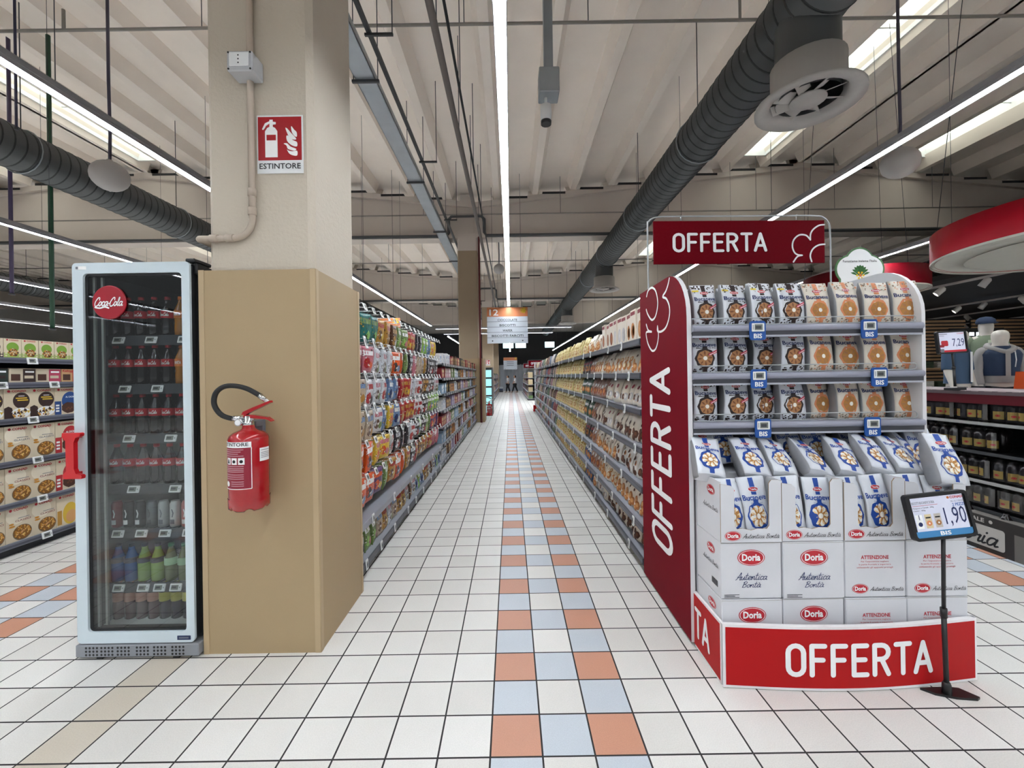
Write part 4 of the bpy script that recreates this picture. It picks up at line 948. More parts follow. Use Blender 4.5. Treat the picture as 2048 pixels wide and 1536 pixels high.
# white bags
def wbag(x, y, z, q, rx, ry, rz, label, sc=(.93,1,1), kind='white'):
    o = link('white_biscuit_bag', BAGME[(kind, q % 4)], None, (x, y, z)); o.rotation_euler = (R(rx), R(ry), R(rz)); o.scale = sc
    return tag(o, label, 'bag', 'white biscuit bags of the offer display')
for k in range(4):
    for j in range(2):
        x = CX[k]+.078+.128*j; wbag(x, CY+.062, CZ[2]+.014, k+j, -4, (2,-3,1,-2)[(k+j) % 4], (5,-3,4,-6)[(k+2*j) % 4], 'white biscuit bag standing in the %s cut-out carton, %s in it' % (nth(k+1), ('nearer the red panel' if j == 0 else 'farther from the red panel')), (.88,.8,1.08+.04*((k+j) % 2)))
for k, (px, py, ry, rz) in enumerate(((1420,968,12,-2),(1512,960,8,0),(1567,952,16,4),(1638,950,24,6),(1700,952,20,2),(1760,945,22,4),(1815,945,16,4),(1900,975,8,4))):
    y = 2.085 if k != 7 else 2.0; p = at(px, py, y)
    wbag(p.x, y, max(.93, p.z) - (.0 if k != 7 else .03), k, (-47,-49,-51,-54,-50,-48,-50,-24)[k], ry*.8, rz, 'white biscuit bag leaning back on the open cartons, %s from the red panel' % nth(k+1), (.93,.9,.95) if k != 7 else (.96,1,1), 'flat')
for k, (px, dz) in enumerate(((1408,-.02),(1452,.02),(1522,.02),(1582,.01),(1637,.01),(1700,.0),(1762,-.01),(1842,.0))):
    y = 2.34 if k not in (0, 7) else 2.26; p = at(px, 900, y)
    wbag(p.x, y, .925+max(0,dz), k+1, -14, (4,-8,2,-2,-4,8,6,3)[k], (6,-4,3,0,-3,5,-2,-8)[k], 'white biscuit bag in the back row under the shelves, %s from the red panel' % nth(k+1), (.93,1,.93))
wbag(2.06, 2.18, .935, 2, -35, 30, 10, 'white biscuit bag slumped sideways between the back row and the end bag')

# ================================================================ HANGING OFFER SIGN ABOVE THE DISPLAY
def offer_sign(loc, rz, label, posts=True):
    t = thing('offer_sign', label, 'sign', loc, rz); W_, H_ = 1.235, .305; mb = MB(); mb.box(0,-.006,0,W_,.006,H_,M('offer_board_red','6A0614',.6,var=.03,spec=.05),.001); f = front(0,0,-.0062)
    mb.decal(fit(caps2('OFFERTA',.16,.27), .135, .082, .815, .22), f, PAPER, 1)
    lay = 1; q = lambda P: [((x-80)/1045*W_, (340-y)/270*H_-.01*(x-80)/1045) for x, y in P]
    for path in (((1124,90),(1090,95),(1055,120),(1038,150),(1036,186)),((1036,186),(1010,158),(968,156),(935,185),(925,225),(935,262),(955,280),(984,284)),((984,284),(955,292),(930,326)),((1124,214),(1085,220),(1050,245),(1034,285),(1042,324))):
        lay += .3; mb.decal(stroke2(catmull(q(path), 5), .011), f, PAPER, lay)
    mb.build('board', t)
    if posts:
        m2 = MB(); P = catmull([(-.04,.0,-.26),(-.04,.0,H_-.06),(-.03,0,H_+.0),(.03,.0,H_+.03),(.2,0,H_+.035)], 4)+[Vector((W_-.1,0,H_+.035))]+catmull([(W_-.02,0,H_+.03),(W_+.03,0,H_-.01),(W_+.045,0,H_-.1),(W_+.045,0,-.26)], 4)
        m2.tube(P, .006, WIRE, 6); m2.build('wire_frame', t)
        for x in (.2, W_-.2):
            m3 = MB(); m3.tube([(x,0,H_-.005),(x,.0,H_+.045)], .004, CHROME, 5); m3.build('hook', t)
    return t
offer_sign((1.025, 2.985, 2.222), R(1.5), 'dark red hanging board reading OFFERTA with flower outline, above the display')
# flower-shaped sign behind the display
t = thing('flower_sign', 'white flower-shaped sign with green rim and yellow bloom behind the display', 'sign', (2.55, 3.08, 0)); p = at(1718,540,3.08); ox = p.x-2.55
mb = MB()
def petal_out(r, n=60): return [(r*(1+.16*abs(math.cos(2.5*(a-math.pi/2)))-.06)*math.cos(a), r*(1+.16*abs(math.cos(2.5*(a-math.pi/2)))-.06)*math.sin(a)) for a in [2*math.pi*i/n for i in range(n)]]
T0 = Matrix.Translation((ox,0,p.z-.02)) @ UP
mb.extrude(petal_out(.168), 0, .008, T0, M('leaf_green_rim','4F7A4A',.5)); mb.extrude(petal_out(.156), .008, .0095, T0, PAPER); f = front(ox,p.z-.02,-.0097)
mb.decal(fit(text2('Forestiamo insieme l\'Italia.',.01),-.125,.075,.125,.092), f, INK, 1)
GRN = M('leaf_green_print','2F6B2C',.6)
for k in range(9):
    a = R(20+17.5*k); q = [(0,-.03),(.055*math.cos(a-.2),-.03+.075*math.sin(a-.1)),(.075*math.cos(a),-.03+.085*math.sin(a)),(.055*math.cos(a+.2),-.03+.075*math.sin(a+.1))]; mb.decal(poly2(q), f, GRN, 1)
mb.decal(petals(0,-.022,.03,6), f, M('bloom_yellow_print','EBC31C',.5), 2); mb.decal(disc2(0,-.022,.011,n=10), f, ORANGE, 3); mb.build('board', t)
mb = MB(); mb.box(ox-.014,.002,.02,ox+.014,.02,p.z,WHITE); mb.build('post', t); mb = MB(); mb.box(ox-.16,-.12,0,ox+.16,.14,.02,WHITE,.004); mb.build('foot', t)
# ================================================================ PRICE STANDS
SCRN = M('lit_price_screen', 'C9CCDC', .25, emit=.1, var=.02)
def price_stand(base, head, roll, tilt, yaw, label, big, paint, foot=True):
    t = thing('price_stand', label, 'price sign', base); h = Vector(head)-Vector(base)
    mb = MB(); W_, H_ = .256, .196; T = Matrix.Translation(h) @ Matrix.Rotation(R(yaw),4,'Z') @ Matrix.Rotation(-R(roll),4,'Y') @ Matrix.Rotation(-R(tilt),4,'X')
    mb.extrude(rrect(-W_/2,-H_/2,W_/2,H_/2,.016), -.02, 0, T @ UP, BLACK); ring(mb, rrect(-W_/2,-H_/2,W_/2,H_/2,.016), rrect(-W_/2+.012,-H_/2+.012,W_/2-.012,H_/2-.012,.012), 0, .005, T @ UP, BLACK); mb.build('frame', t)
    mb = MB(); f0 = front(0,0,-.0008); f = lambda x, y, l: T @ f0(x*.92 if abs(x) < .126 else x, y*.95, l); mb.decal(rect2(-W_/2+.011,-H_/2+.011,W_/2-.011,H_/2-.011), f, SCRN, 1)
    mb.decal(fit(text2(big,.0),.018,-.052,.112,.034) if big == '1,90' else fit(text2(big,.0),.0,-.05,.11,.03), f, NAVY, 2); paint(mb, f); mb.build('screen', t)
    mb = MB(); mb.tube([(0,0,.03),h*.45], .0095, BLACK, 10); mb.tube([h*.45,h+(T.to_3x3() @ Vector((0,.012,-.09)))], .0075, BLACK, 10); mb.tube([h*.44,h*.49],.0125,BLACK,10); mb.build('pole', t)
    mb = MB()
    if foot:
        mb.extrude([(-.085,.035),(-.05,0),(.02,-.025),(.10,-.035),(.12,-.025),(.085,.03),(.05,.038),(-.02,.038)], 0, .01, None, BLACK); mb.lathe([(.018,.01),(.016,.05),(.012,.06)], BLACK, 14)
    else: mb.box(-.06,-.04,-.004,.06,.04,.02,BLACK,.004)
    mb.build('base', t); return t
def paint_a(mb, f):
    mb.decal(rect2(-.127,-.09,.127,-.062), f, M('screen_blue_band','3F87BD',.4), 2); mb.decal(fit(text2('BIS',.03),-.02,-.085,.028,-.067), f, PAPER, 3)
    mb.decal(fit(text2('BISCOTTI BUCANEVE DORIA',.01),-.115,.058,-.012,.07), f, GREYTXT, 2); mb.decal(rect2(-.115,.051,.0,.0525), f, LOGO, 2)
    mb.decal(fit(text2('Maxigocce e Cereali - 300g',0),-.115,.037,-.02,.045), f, INK, 2); mb.decal(fit(text2('Classici - 400g',0),-.115,.026,-.06,.033), f, INK, 2)
    mb.decal(fit(text2('CONAD',.03),.06,.07,.117,.082), f, LOGO, 2); mb.decal(disc2(.052,.076,.006,n=8), f, ORANGE, 2); mb.decal(fit(text2('DAL 1 AL 11 MAGGIO',0),.06,.054,.117,.062), f, GREYTXT, 2); mb.decal(fit(text2('2 PEZZI',.02),.064,.036,.117,.049), f, M('screen_blue_text','2C5FA8',.5), 2)
    mb.decal(rect2(-.112,-.05,-.082,.012), f, PAPER, 2); mb.decal(disc2(-.097,-.03,.01,n=10), f, NAVY, 3); mb.decal(rect2(-.098,-.01,-.095,.012), f, NAVY, 3)
    for x, c, c2 in ((-.072,CREAMP,OPRINT),(-.03,M('pale_print','C5BDB4',.6),COOKB)): mb.decal(rect2(x,-.05,x+.03,.012), f, c, 2); mb.decal(disc2(x+.015,-.028,.012,n=12), f, c2, 3); mb.decal(disc2(x+.015,-.028,.004,n=8), f, COOKW, 4); mb.decal(rect2(x+.004,-.006,x+.026,.0), f, INK, 3)
def paint_b(mb, f):
    mb.decal(rect2(-.127,-.09,.127,-.072), f, LOGO, 2); mb.decal(rect2(-.12,-.092,-.085,-.06), f, GREYTXT, 3); mb.decal(fit(text2('CONAD',.02),.05,.07,.115,.08), f, LOGO, 2)
    mb.decal(rect2(-.12,.07,-.04,.076), f, GREYTXT, 2); mb.decal(rect2(-.12,.056,-.07,.06), f, GREYTXT, 2)
    mb.decal(poly2(rrect(-.105,-.035,-.04,.015,.012)), f, LOGO, 2); mb.decal(poly2(rrect(-.12,-.045,-.08,-.022,.006)), f, DKRED, 3)
price_stand((1.915,1.87,0), at(1880,1031,1.84), 7, 8, -4, 'black price sign stand reading 1,90 before the offer display', '1,90', paint_a)
p = at(1904,684,3.62)
price_stand((p.x+.02,3.62,1.268), p, 2.5, 4, 0, 'price sign reading 7,29 on a black pole above the bottle shelves', '7,29', paint_b, False)
# ================================================================ AISLE SHELVING
BACKP = M('gondola_back_panel', '4A4A50', .6); KICK = M('gondola_kick_dark', '2C2D31', .6)
LABEL_H = lcd_tag(.05,.07,6)
HTAG = lcd_tag(.046,.075,4).mesh('price_tag')
def bay(name, label, xf, fc, y0, y1, zs, depth, top, tags, cat='shelving', rail=RAILD, tagme=None):
    """One bay of shelving whose shelf fronts stand at x = xf and look along fc (+1 or -1)."""
    t = thing(name, label, cat, (xf, (y0+y1)/2, 0)); T = Matrix.Translation((0,0,0)) @ (Matrix.Rotation(R(90 if fc > 0 else -90),4,'Z')); hl = (y1-y0)/2
    mb = MB(); mb.box(-hl,depth,.02,hl,depth+.03,top,BACKP,0,T); mb.build('back_panel', t)
    for s in (-hl, hl-.02):
        mb = MB(); mb.box(s,depth-.04,.0,s+.02,depth,top,DKSTEEL,0,T); mb.build('upright', t)
    mb = MB(); mb.box(-hl,.035,0,hl,depth,zs[0]-.045,KICK,0,T); mb.build('base', t)
    ch = []
    for i, z in enumerate(zs):
        mb = MB(); mb.box(-hl,.004,z-.02,hl,depth,z,STEELD,0,T); mb.box(-hl,-.012,z-.042,hl,.004,z+.006,rail,.003,T); mb.box(-hl,-.0135,z-.03,hl,-.012,z-.012,M('rail_inset','4C4E59',.35),0,T); s = mb.build('shelf', t)
        for u in tags[i % len(tags)]:
            g = link('price_tag', tagme or HTAG, s, T @ Vector((-hl+(y1-y0)*u, -.013, z-.02))); g.rotation_euler = (0,0,R(90 if fc > 0 else -90))
    return t
RZ = [.105, .335, .62, .905, 1.185, 1.45, 1.70]; RN = ['lowest','second lowest','third lowest','middle','third highest','second highest','top']
BY = [3.045+1.365*i for i in range(11)]
TG = [(.2,.75),(.35,.85),(.15,.6),(.4,.9),(.25,.7),(.1,.5,.8),(.3,.65)]
for i in range(10):
    bay('biscuit_shelving', ('grey shelving bay full of biscuit bags, %s beyond the red panel' % nth(i+1)), .945, -1, BY[i], BY[i+1], RZ, .5, 1.95, TG if i < 5 else [(.3,.8)], tagme=HTAG)
# ---- simple bags for the biscuit aisle: (mesh variants by look)
def aisle_bag(body, gus, dec, seed, w=.125, h=.215, d=.09, band=None):
    mb = MB(); b = Bag(w, h, d, seed, nu=4, nv=7, lean=.025, crumple=.006); b.mesh(mb, body, gus); f = b.fn(.0012)
    if band: mb.decal(rect2(-w*.4,h*.58,w*.4,h*.72,3,1), f, band, 1)
    for k, (x, z, r, c, c2) in enumerate(dec):
        mb.decal(disc2(x*w,z*h,r*w,r*w*1.1,12,.06,5), f, c, 2+k)
        if c2: mb.decal(disc2(x*w-.1*r*w,z*h+.1*r*w,r*w*.55,r*w*.6,9), f, c2, 3+k)
    return mb.mesh('biscuit_bag')
CRM = M('aisle_cream_foil','E4DACA',.36,var=.04,bump=.15,bscale=25); CRG = M('aisle_cream_gusset','B9AE9E',.36,var=.05,bump=.2,bscale=25)
ALM = M('almond_cookie','B8763F',.6,var=.1,scale=50); ALL_ = M('almond_light','D6A066',.6); DKC = M('cocoa_cookie','4A2A1C',.6); DKL = M('cocoa_cookie_light','6B4028',.6); WHP = M('window_white_print','E6E2DC',.5); MILK = M('milk_grey_print','C9C6C6',.5)
CREAM = {
 'round golden cookies': [aisle_bag(CRM,CRG,[(-.12,.42,.24,ALM,ALL_),(.14,.24,.25,ALM,ALL_),(-.1,.12,.18,ALM,ALL_),(.2,.66,.09,DKC,None)],s) for s in (1,2)],
 'dark cocoa cookies': [aisle_bag(CRM,CRG,[(-.14,.36,.2,DKC,DKL),(.16,.26,.22,DKC,DKL),(-.08,.14,.2,DKC,DKL),(-.16,.62,.12,DKC,None)],s) for s in (3,4)],
 'chocolate drops': [aisle_bag(M('aisle_white_foil','E2DFD9',.36,var=.04,bump=.15,bscale=25),CRG,[(.1,.5,.15,ALM,DKC),(-.1,.24,.23,DKC,DKL),(-.18,.66,.12,DKC,None),(.2,.16,.15,DKC,None)],s) for s in (5,6)],
 'milk and cookie picture': [aisle_bag(CRM,CRG,[(.12,.3,.26,MILK,WHP),(-.15,.3,.2,DKL,DKC),(0,.7,.14,M('wine_print','8A2A36',.5),None)],s) for s in (7,8)],
 'ring-shaped cookies': [aisle_bag(CRM,CRG,[(0,.3,.3,ALM,CREAMP),(.2,.55,.16,ALM,CREAMP),(-.2,.58,.12,ALL_,None)],s) for s in (9,10)],
 'reddish cookies': [aisle_bag(M('aisle_rust_foil','A08070',.36,var=.05,bump=.15,bscale=25),CRG,[(0,.32,.3,M('rust_cookie','8C4A30',.6),ALM),(.1,.62,.14,PAPER,None)],s) for s in (11,12)]}
GRNB = [aisle_bag(M('aisle_green_foil','3D5B4B',.35,var=.1),M('aisle_green_gusset','26332C',.4),[(0,.33,.25,ALM,ALL_)],s,band=PAPER) for s in (13,14)]
DKB = [aisle_bag(M('aisle_dark_foil','33292A',.35,var=.1),M('aisle_dark_gusset','1F1B1C',.4),[(0,.33,.25,ALM,DKC)],s,band=M('wine_print','8A2A36',.5)) for s in (15,16)]
BLB = [aisle_bag(M('aisle_blue_foil','365A8C',.35,var=.1),M('aisle_blue_gusset','253A58',.4),[(0,.33,.25,ALM,ALL_)],s,band=PAPER) for s in (17,18)]
YLB = [aisle_bag(M('aisle_yellow_foil','DECF8E',.35,var=.06,bump=.15,bscale=25),M('aisle_yellow_gusset','B7A560',.4),[(0,.35,.27,ALM,M('aisle_pale_yellow','E2D9A6',.5)),(.1,.14,.14,COOKL,None)],s,band=M(('gold_band','A9812F','x')[0],'A9812F',.5)) for s in (19,20,21)]
# biscuit boxes stand on the first stretch of the top shelf
def box_kit(name, w, h, d, body, dec, side=None):
    mb = MB(); mb.box(-w/2,-d/2,0,w/2,d/2,h,body,.002); f = front(0,0,-d/2)
    for s, c in dec: mb.decal(s, lambda x, y, l: f(x, y, l+1), c, 1)
    return mb.mesh(name)
BXC = [box_kit('biscuit_box',.15,.27,.09,CRM,[(rect2(-.06,.225,.06,.255),M('wine_print','8A2A36',.5)),(disc2(0,.1,.05,.065,16),c),(disc2(.01,.1,.03,.045,12),c2)]) for c, c2 in ((ALM,ALL_),(MILK,WHP),(M('rust_cookie','8C4A30',.6),ALM))]
looks = list(CREAM)
rowlooks = [['dark cocoa cookies','dark cocoa cookies','chocolate drops','milk and cookie picture','round golden cookies'],['round golden cookies','round golden cookies','ring-shaped cookies','round golden cookies','reddish cookies'],['chocolate drops','chocolate drops','round golden cookies','round golden cookies','reddish cookies'],['dark cocoa cookies','dark cocoa cookies','milk and cookie picture','dark cocoa cookies','reddish cookies'],['milk and cookie picture','milk and cookie picture','milk and cookie picture','reddish cookies','reddish cookies'],['round golden cookies','ring-shaped cookies','round golden cookies','ring-shaped cookies','reddish cookies'],[]]
FACE = R(-90); rest = MB()
OTH = {}
def put(me, x, y, z, rz, name, label, cat, group, sc=(1,1,1), tiltx=0.0):
    o = link(name, me, None, (x, y, z)); o.rotation_euler = (tiltx, 0, rz); o.scale = sc
    return tag(o, label, cat, group)
STU = [M('mixed_white_foil','C9C5C4',.4,var=.05),M('mixed_red_foil','9A2E33',.4,var=.1),M('mixed_blue_foil','4A6488',.4,var=.1),M('mixed_brown_foil','6E4A33',.4,var=.1),M('mixed_cream_foil','C8B58E',.4,var=.1),M('mixed_pink_foil','B98A90',.4,var=.1),M('mixed_green_foil','5F7A4E',.4,var=.1),M('mixed_dark_foil','2E2A30',.4,var=.1)]
for r_, z in enumerate(RZ):
    n = 0; rn = random.Random(r_+50); y = 3.045+.085
    while y < 16.6:
        x = .945+.08+rn.uniform(0,.02); rz = FACE+R(rn.uniform(-4,20)); hs = (rn.uniform(.84,.92) if r_ == 0 else rn.uniform(.96,1.05) if r_ < 6 else rn.uniform(.98,1.14)); n += 1; tl = rn.uniform(0,8)
        tail = ', %s from the red panel, %s biscuit shelf' % (nth(n), RN[r_]) if n < 70 else ''
        if r_ == 6 and y < 4.6:
            put(BXC[int((y-3.1)/.5) % 3], x+.02, y, z+.001, FACE+R(rn.uniform(-4,4)), 'biscuit_box', 'tall cream biscuit box' + tail, 'box', 'biscuit boxes on the top shelf', (1,1,rn.choice([.97,1,1]))); y += .155; continue
        if y < 5.25 or (r_ == 6 and y < 5.4):
            lk = rowlooks[r_][min(4, int((y-3.05)/.47))] if r_ < 6 else ('round golden cookies','ring-shaped cookies')[n % 2]
            put(CREAM[lk][n % 2], x, y, z+.001+.045*math.sin(R(tl)), rz, 'biscuit_bag', 'cream bag with ' + lk + tail, 'bag', 'biscuit bags in the aisle', (1,1,hs*.97), R(-tl))
        elif y < 5.8:
            me, nm = ((BLB,'blue'),(BLB,'blue'),(DKB,'dark'),(GRNB,'green'),(GRNB,'green'),(DKB,'dark'),(YLB,'golden'))[r_]; put(me[n % 2], x, y, z+.001, rz, 'biscuit_bag', nm + ' biscuit bag' + tail, 'bag', 'biscuit bags in the aisle', (1,1,hs))
        elif y < 9.3:
            put(YLB[n % 3], x, y, z+.001, rz, 'snack_bag', 'yellow snack bag' + tail, 'bag', 'yellow bags in the aisle', (1,1,hs))
        else:      # too far off to tell apart
            c = STU[int(y*2.2+r_*1.7+rn.random()) % 8]; c2 = STU[rn.randrange(8)]; b = Bag(.135,.205*hs,.085,n,nu=2,nv=4,lean=.02,crumple=.003); T = Matrix.Translation((x,y,z+.001)) @ Matrix.Rotation(rz,4,'Z'); q = MB(); b.mesh(q, c); q.decal(rect2(-.045,.05,.045,.12), b.fn(.003), c2, 1)
            o = len(rest.v); rest.v += [T @ v for v in q.v]; mm = [rest.mi(m) for m in q.mats]; rest.f += [[i+o for i in f] for f in q.f]; rest.m += [mm[k] for k in q.m]; rest.s += q.s
        y += rn.uniform(.128,.146)
tag(rest.build('far_snack_bags'), 'mixed colourful snack bags filling the far end of the biscuit shelves', 'bags', None, 'stuff')

# ---------------------------------------------------------------- SWEETS on pegs
POUCH = {}
def pouch(key, body, band, blob, blob2, seed, w=.125, h=.2, d=.042):
    mb = MB(); b = Bag(w, h, d, seed, nu=5, nv=8, lean=.0, crumple=.005, pillow=True); b.mesh(mb, body); f = b.fn(.0012)
    mb.decal(rect2(-w*.42,h*.66,w*.42,h*.83,4,1), f, band, 1); mb.decal(disc2(-.02,h*.36,w*.26,h*.2,12,.1,5), f, blob, 1); mb.decal(disc2(.025,h*.3,w*.2,h*.15,12,.1,4), f, blob2, 2)
    POUCH[key] = mb.mesh('sweets_bag')
def Q(n, c):
    """Busy printed foil: patches of the bag's own inks over its ground colour."""
    m = M('sweet_'+n, c, .3, var=.08, scale=20, bump=.5, bscale=26); nt = m.node_tree; N = nt.nodes; L = nt.links; b = N['Principled BSDF']
    if 'Color Ramp' in N: return m
    rn = random.Random(n); tc = N.new('ShaderNodeTexCoord'); nz = N.new('ShaderNodeTexNoise'); nz.inputs['Scale'].default_value = rn.uniform(17,26); nz.inputs['Detail'].default_value = 2.5; nz.inputs['Roughness'].default_value = .65
    L.new(tc.outputs['Object'], nz.inputs['Vector']); cr = N.new('ShaderNodeValToRGB'); cr.color_ramp.interpolation = 'CONSTANT'; base = lin(c)
    e = cr.color_ramp.elements; e[0].position = 0; e[0].color = (*lin(rn.choice(['F0EDE8','2A2022','F0EDE8','5A2A20'])), 1); e[1].position = .36; e[1].color = (*base, 1)
    for p, cc in ((.56, tuple(min(1, x*1.25+.02) for x in base)), (.60, tuple(x*.6 for x in base)), (.645, lin(rn.choice(['E8E4DC','C9A23A','B03030','F0EDE8','3A2A6A'])))):
        q = e.new(p); q.color = (*cc, 1)
    L.new(nz.outputs['Fac'], cr.inputs[0]); L.new(cr.outputs[0], b.inputs['Base Color']); return m
pk, rd, gr, og, yl, tl, wh, bl, pu, br, bk, lg, gd = Q('pink','C77886'),Q('red','A81E26'),Q('green','6F8A4A'),Q('orange','D9571E'),Q('yellow','DDBB3F'),Q('teal','1F6B66'),Q('white','D5D8DC'),Q('blue','6E8BB4'),Q('purple','5B3A6E'),Q('brown','5B3A28'),Q('black','2B272B'),Q('lime','8FBF5A'),Q('gold','B98A3A')
for key, a in {'pink':(pk,PAPER,rd,og),'red':(rd,gd,gd,yl),'green':(gr,PAPER,lg,pk),'orange':(og,PAPER,bk,bl),'yellow':(yl,pk,og,pk),'teal':(tl,gr,tl,lg),'white':(wh,pk,br,gr),'pale blue':(bl,PAPER,NAVY,wh),'purple':(pu,og,og,yl),'brown':(br,gd,gd,wh),'black':(bk,wh,wh,rd),'lime':(lg,PAPER,bl,yl),'golden':(gd,rd,br,yl),'white and red':(wh,rd,rd,bk),'cream':(Q('cream','BFAE96'),bl,br,gd)}.items(): pouch(key, *a, len(key)*7)
PEGROWS = [1.99,1.72,1.455,1.20,.945,.69]; PEGS = 'pegs'
SEQ = [['pink','black','teal','teal','golden','golden','brown','green','green','red','red','black','black','lime','lime','pale blue','yellow'],['pink','pink','pink','white','white','white','orange','orange','green','black','pink','cream','cream','golden','black','black','black'],['cream','cream','white and red','white','white and red','pale blue','pale blue','red','red','white and red','white and red','white and red','brown','brown','black','black','white'],['black','cream','cream','white','pale blue','yellow','pale blue','red','red','red','white and red','white and red','black','black','green','lime','lime'],['orange','orange','orange','yellow','yellow','white and red','black','black','black','white and red','black','lime','black','green','green','purple','purple'],['red','orange','orange','purple','green','golden','orange','orange','golden','black','red','brown','golden','golden','red','pink','pink']]
PN = ['top','second','third','fourth','fifth','lowest']
XP = -1.12
ptag = lcd_tag(.058,.058,20).mesh('price_tag'); ptagl = lcd_tag(.048,.1,15).mesh('price_tag')
mb = MB(); mb.tube([(0,.0,0),(0,.42,0)], .003, CHROME, 5); mb.tube([(0,.0,.03),(0,.42,.03)], .0022, CHROME, 4); mb.tube([(0,0,.0),(0,-.006,.012),(0,0,.03)], .003, CHROME, 4); PEG = mb.mesh('peg')
for b in range(3):
    y0 = 2.9+1.25*b; t = thing('sweets_peg_shelving', 'peg wall bay hung with sweets bags, %s beyond the near column' % nth(b+1), 'shelving', (XP, y0+.625, 0))
    mb = MB(); mb.box(-.62,-.625,.02,-.59,.625,2.06,BACKP); mb.build('back_panel', t)
    mb = MB(); mb.box(-.59,-.625,0,-.03,.625,.06,KICK); mb.build('base', t)
    for z, nm, xo in ((.105,'shelf',.045),(.375,'deck',.03)):
        mb = MB(); mb.box(-.59,-.625,z-.02,xo-.005,.625,z,STEELD); mb.box(xo-.012,-.625,z-.05,xo,.625,z+.004,STEELD if z > .2 else RAILD,.003); s = mb.build(nm, t)
        for u in ((-.45,-.1,.3) if z < .2 else (-.25,.35)): g = link('price_tag', HTAG, s, (xo+.001,u,z-.02)); g.rotation_euler = (0,0,R(90))
    for r_, z in enumerate(PEGROWS):
        for k in range(6):
            yy = -.52+.208*k; p_ = link('peg', PEG, t, (0,yy,z)); p_.rotation_euler = (0,0,R(90)); p_.location.x = 0
            g = link('price_tag', ptagl if (b == 0 and k < 3 and 0 < r_ < 4) else ptag, p_, (0,-.012,-.0)); n = b*6+k
            key = SEQ[r_][min(n, 16)]; rn = random.Random(r_*100+n)
            sc = rn.uniform(1.0,1.2)
            for d_ in range(2 if n < 10 else 1):
                o = put(POUCH[key], XP-.06-.075*d_-(.02 if r_ in (0,) else 0), y0+.625+yy+rn.uniform(-.012,.012), z-.215*sc-.004, R(90+rn.uniform(-14,14)), 'sweets_bag', '%s sweets bag%s, %s peg past the near column, %s row' % (key, ' behind another' if d_ else '', nth(n+1), PN[r_]), 'bag', 'sweets bags on the pegs', (1.38,1.25,sc*1.02), R(5+3*d_))
    for k in range(8):
        n = b*8+k; key = ('orange','white and red','green','green','cream','golden','white','cream')[k] if b == 0 else ('golden','golden','white','brown','white','pale blue','lime','pale blue')[k]
        put(POUCH[key], XP-.03, y0+.09+.153*k, .107, R(90+(k*37 % 16)-8), 'sweets_bag', '%s sweets bag on the bottom shelf, %s past the near column' % (key, nth(n+1)), 'bag', 'bags under the deck', (1.1,1.4,1.0), R(-6))
# ---------------------------------------------------------------- CHOCOLATE shelving beyond
CZS = [.105,.375,.64,.905,1.17,1.425,1.66]; CYs = [6.66+1.3*i for i in range(6)]
for i in range(5): bay('chocolate_shelving', 'grey shelving bay of boxed chocolate, %s past the sweets pegs' % nth(i+1), -1.085, 1, CYs[i], CYs[i+1], CZS, .5, 1.8, [(.1,.3,.5,.7,.9)] if i < 3 else [(.3,.7)], tagme=TAGS)
CB = {}
for nm, c, c2 in (('white','D5D4D6','9AA7BC'),('lilac','A99BBB','E5E2E8'),('pink','BE8E9A','EFE6E6'),('pale blue','8FA9C0','EDEEF0'),('orange','B87A3C','5F3A22'),('brown','553425','C2A06A'),('red','8E2A30','D9C08A'),('green','6E8452','E5E4D8'),('black','2B2728','B59A5C')):
    a, b = M('choc_'+nm, c, .4, var=.08), M('choc2_'+nm, c2, .5)
    CB[nm] = [box_kit('chocolate_box', w, h, .12, a, [(rect2(-w*.38,h*.55,w*.38,h*.85),b),(disc2(0,h*.3,w*.25,h*.18,10),b)]) for w, h in ((.155,.17),(.09,.19))]
names = list(CB)
for r_, z in enumerate(CZS):
    rn = random.Random(r_+9); y = 6.72; n = 0
    while y < 13.05:
        n += 1; blk = int((y-6.66)/.52); nm = (['white','white','red','brown','red','black','brown','red','gold','red','black','brown','red'][blk % 13] if r_ == 6 else names[(blk*5+r_*3) % 9]); nm = nm if nm in CB else 'brown'; q = (blk+r_) % 2; w_ = (.16,.095)[q]*(1.0 if q == 0 else 1.25)
        put(CB[nm][q], -1.085-.075-rn.uniform(0,.03), y+w_/2, z+.001, R(90+rn.uniform(-3,3)), 'chocolate_box', '%s chocolate box, %s past the sweets pegs, %s shelf' % (nm, nth(n), RN[r_]), 'box', 'boxes of chocolate in the aisle', (1,1,rn.choice([1,1,.85]))); y += w_*rn.choice([1,1,1.02,1.08])
# ---------------------------------------------------------------- CEREAL shelving across the next aisle
GZ = [.105,.44,.79,1.145,1.45,1.66]; XC = -4.2
for i in range(2): bay('cereal_shelving', ('cereal shelving bay seen beside the drinks fridge','cereal shelving bay behind the fridge door','cereal shelving bay beyond the fridge')[i], XC, 1, (2.5,4.1,5.7)[i], (4.1,5.7,7.3)[i], GZ, .5, 1.75, [(.45,.8),(.5,.78),(.42,.76),(.38,.74),(.1,.35,.6,.85),(.25,.74)], rail=M('cereal_rail_dark','6A6C76',.35), tagme=lcd_tag(.085,.06,10).mesh('price_tag'))
BGE = M('cereal_box_beige','D8C9AE',.45,var=.05); BGL = M('cereal_beige_light','E0D3B5',.5); LEAF = M('cereal_flake','C98A2E',.6,var=.2,scale=80); LEAFD = M('cereal_flake_dark','8A5A20',.6); BOWL = M('cereal_bowl_rim','6F6250',.5); DKBR = M('cereal_dark_brown','35211C',.5); CRED = M('cereal_red','B5292E',.5); CBLU = M('cereal_blue','234A86',.5); CGRN = M('cereal_green','7FA83A',.5); GYEL = M('cereal_yellow','D9B43C',.5)
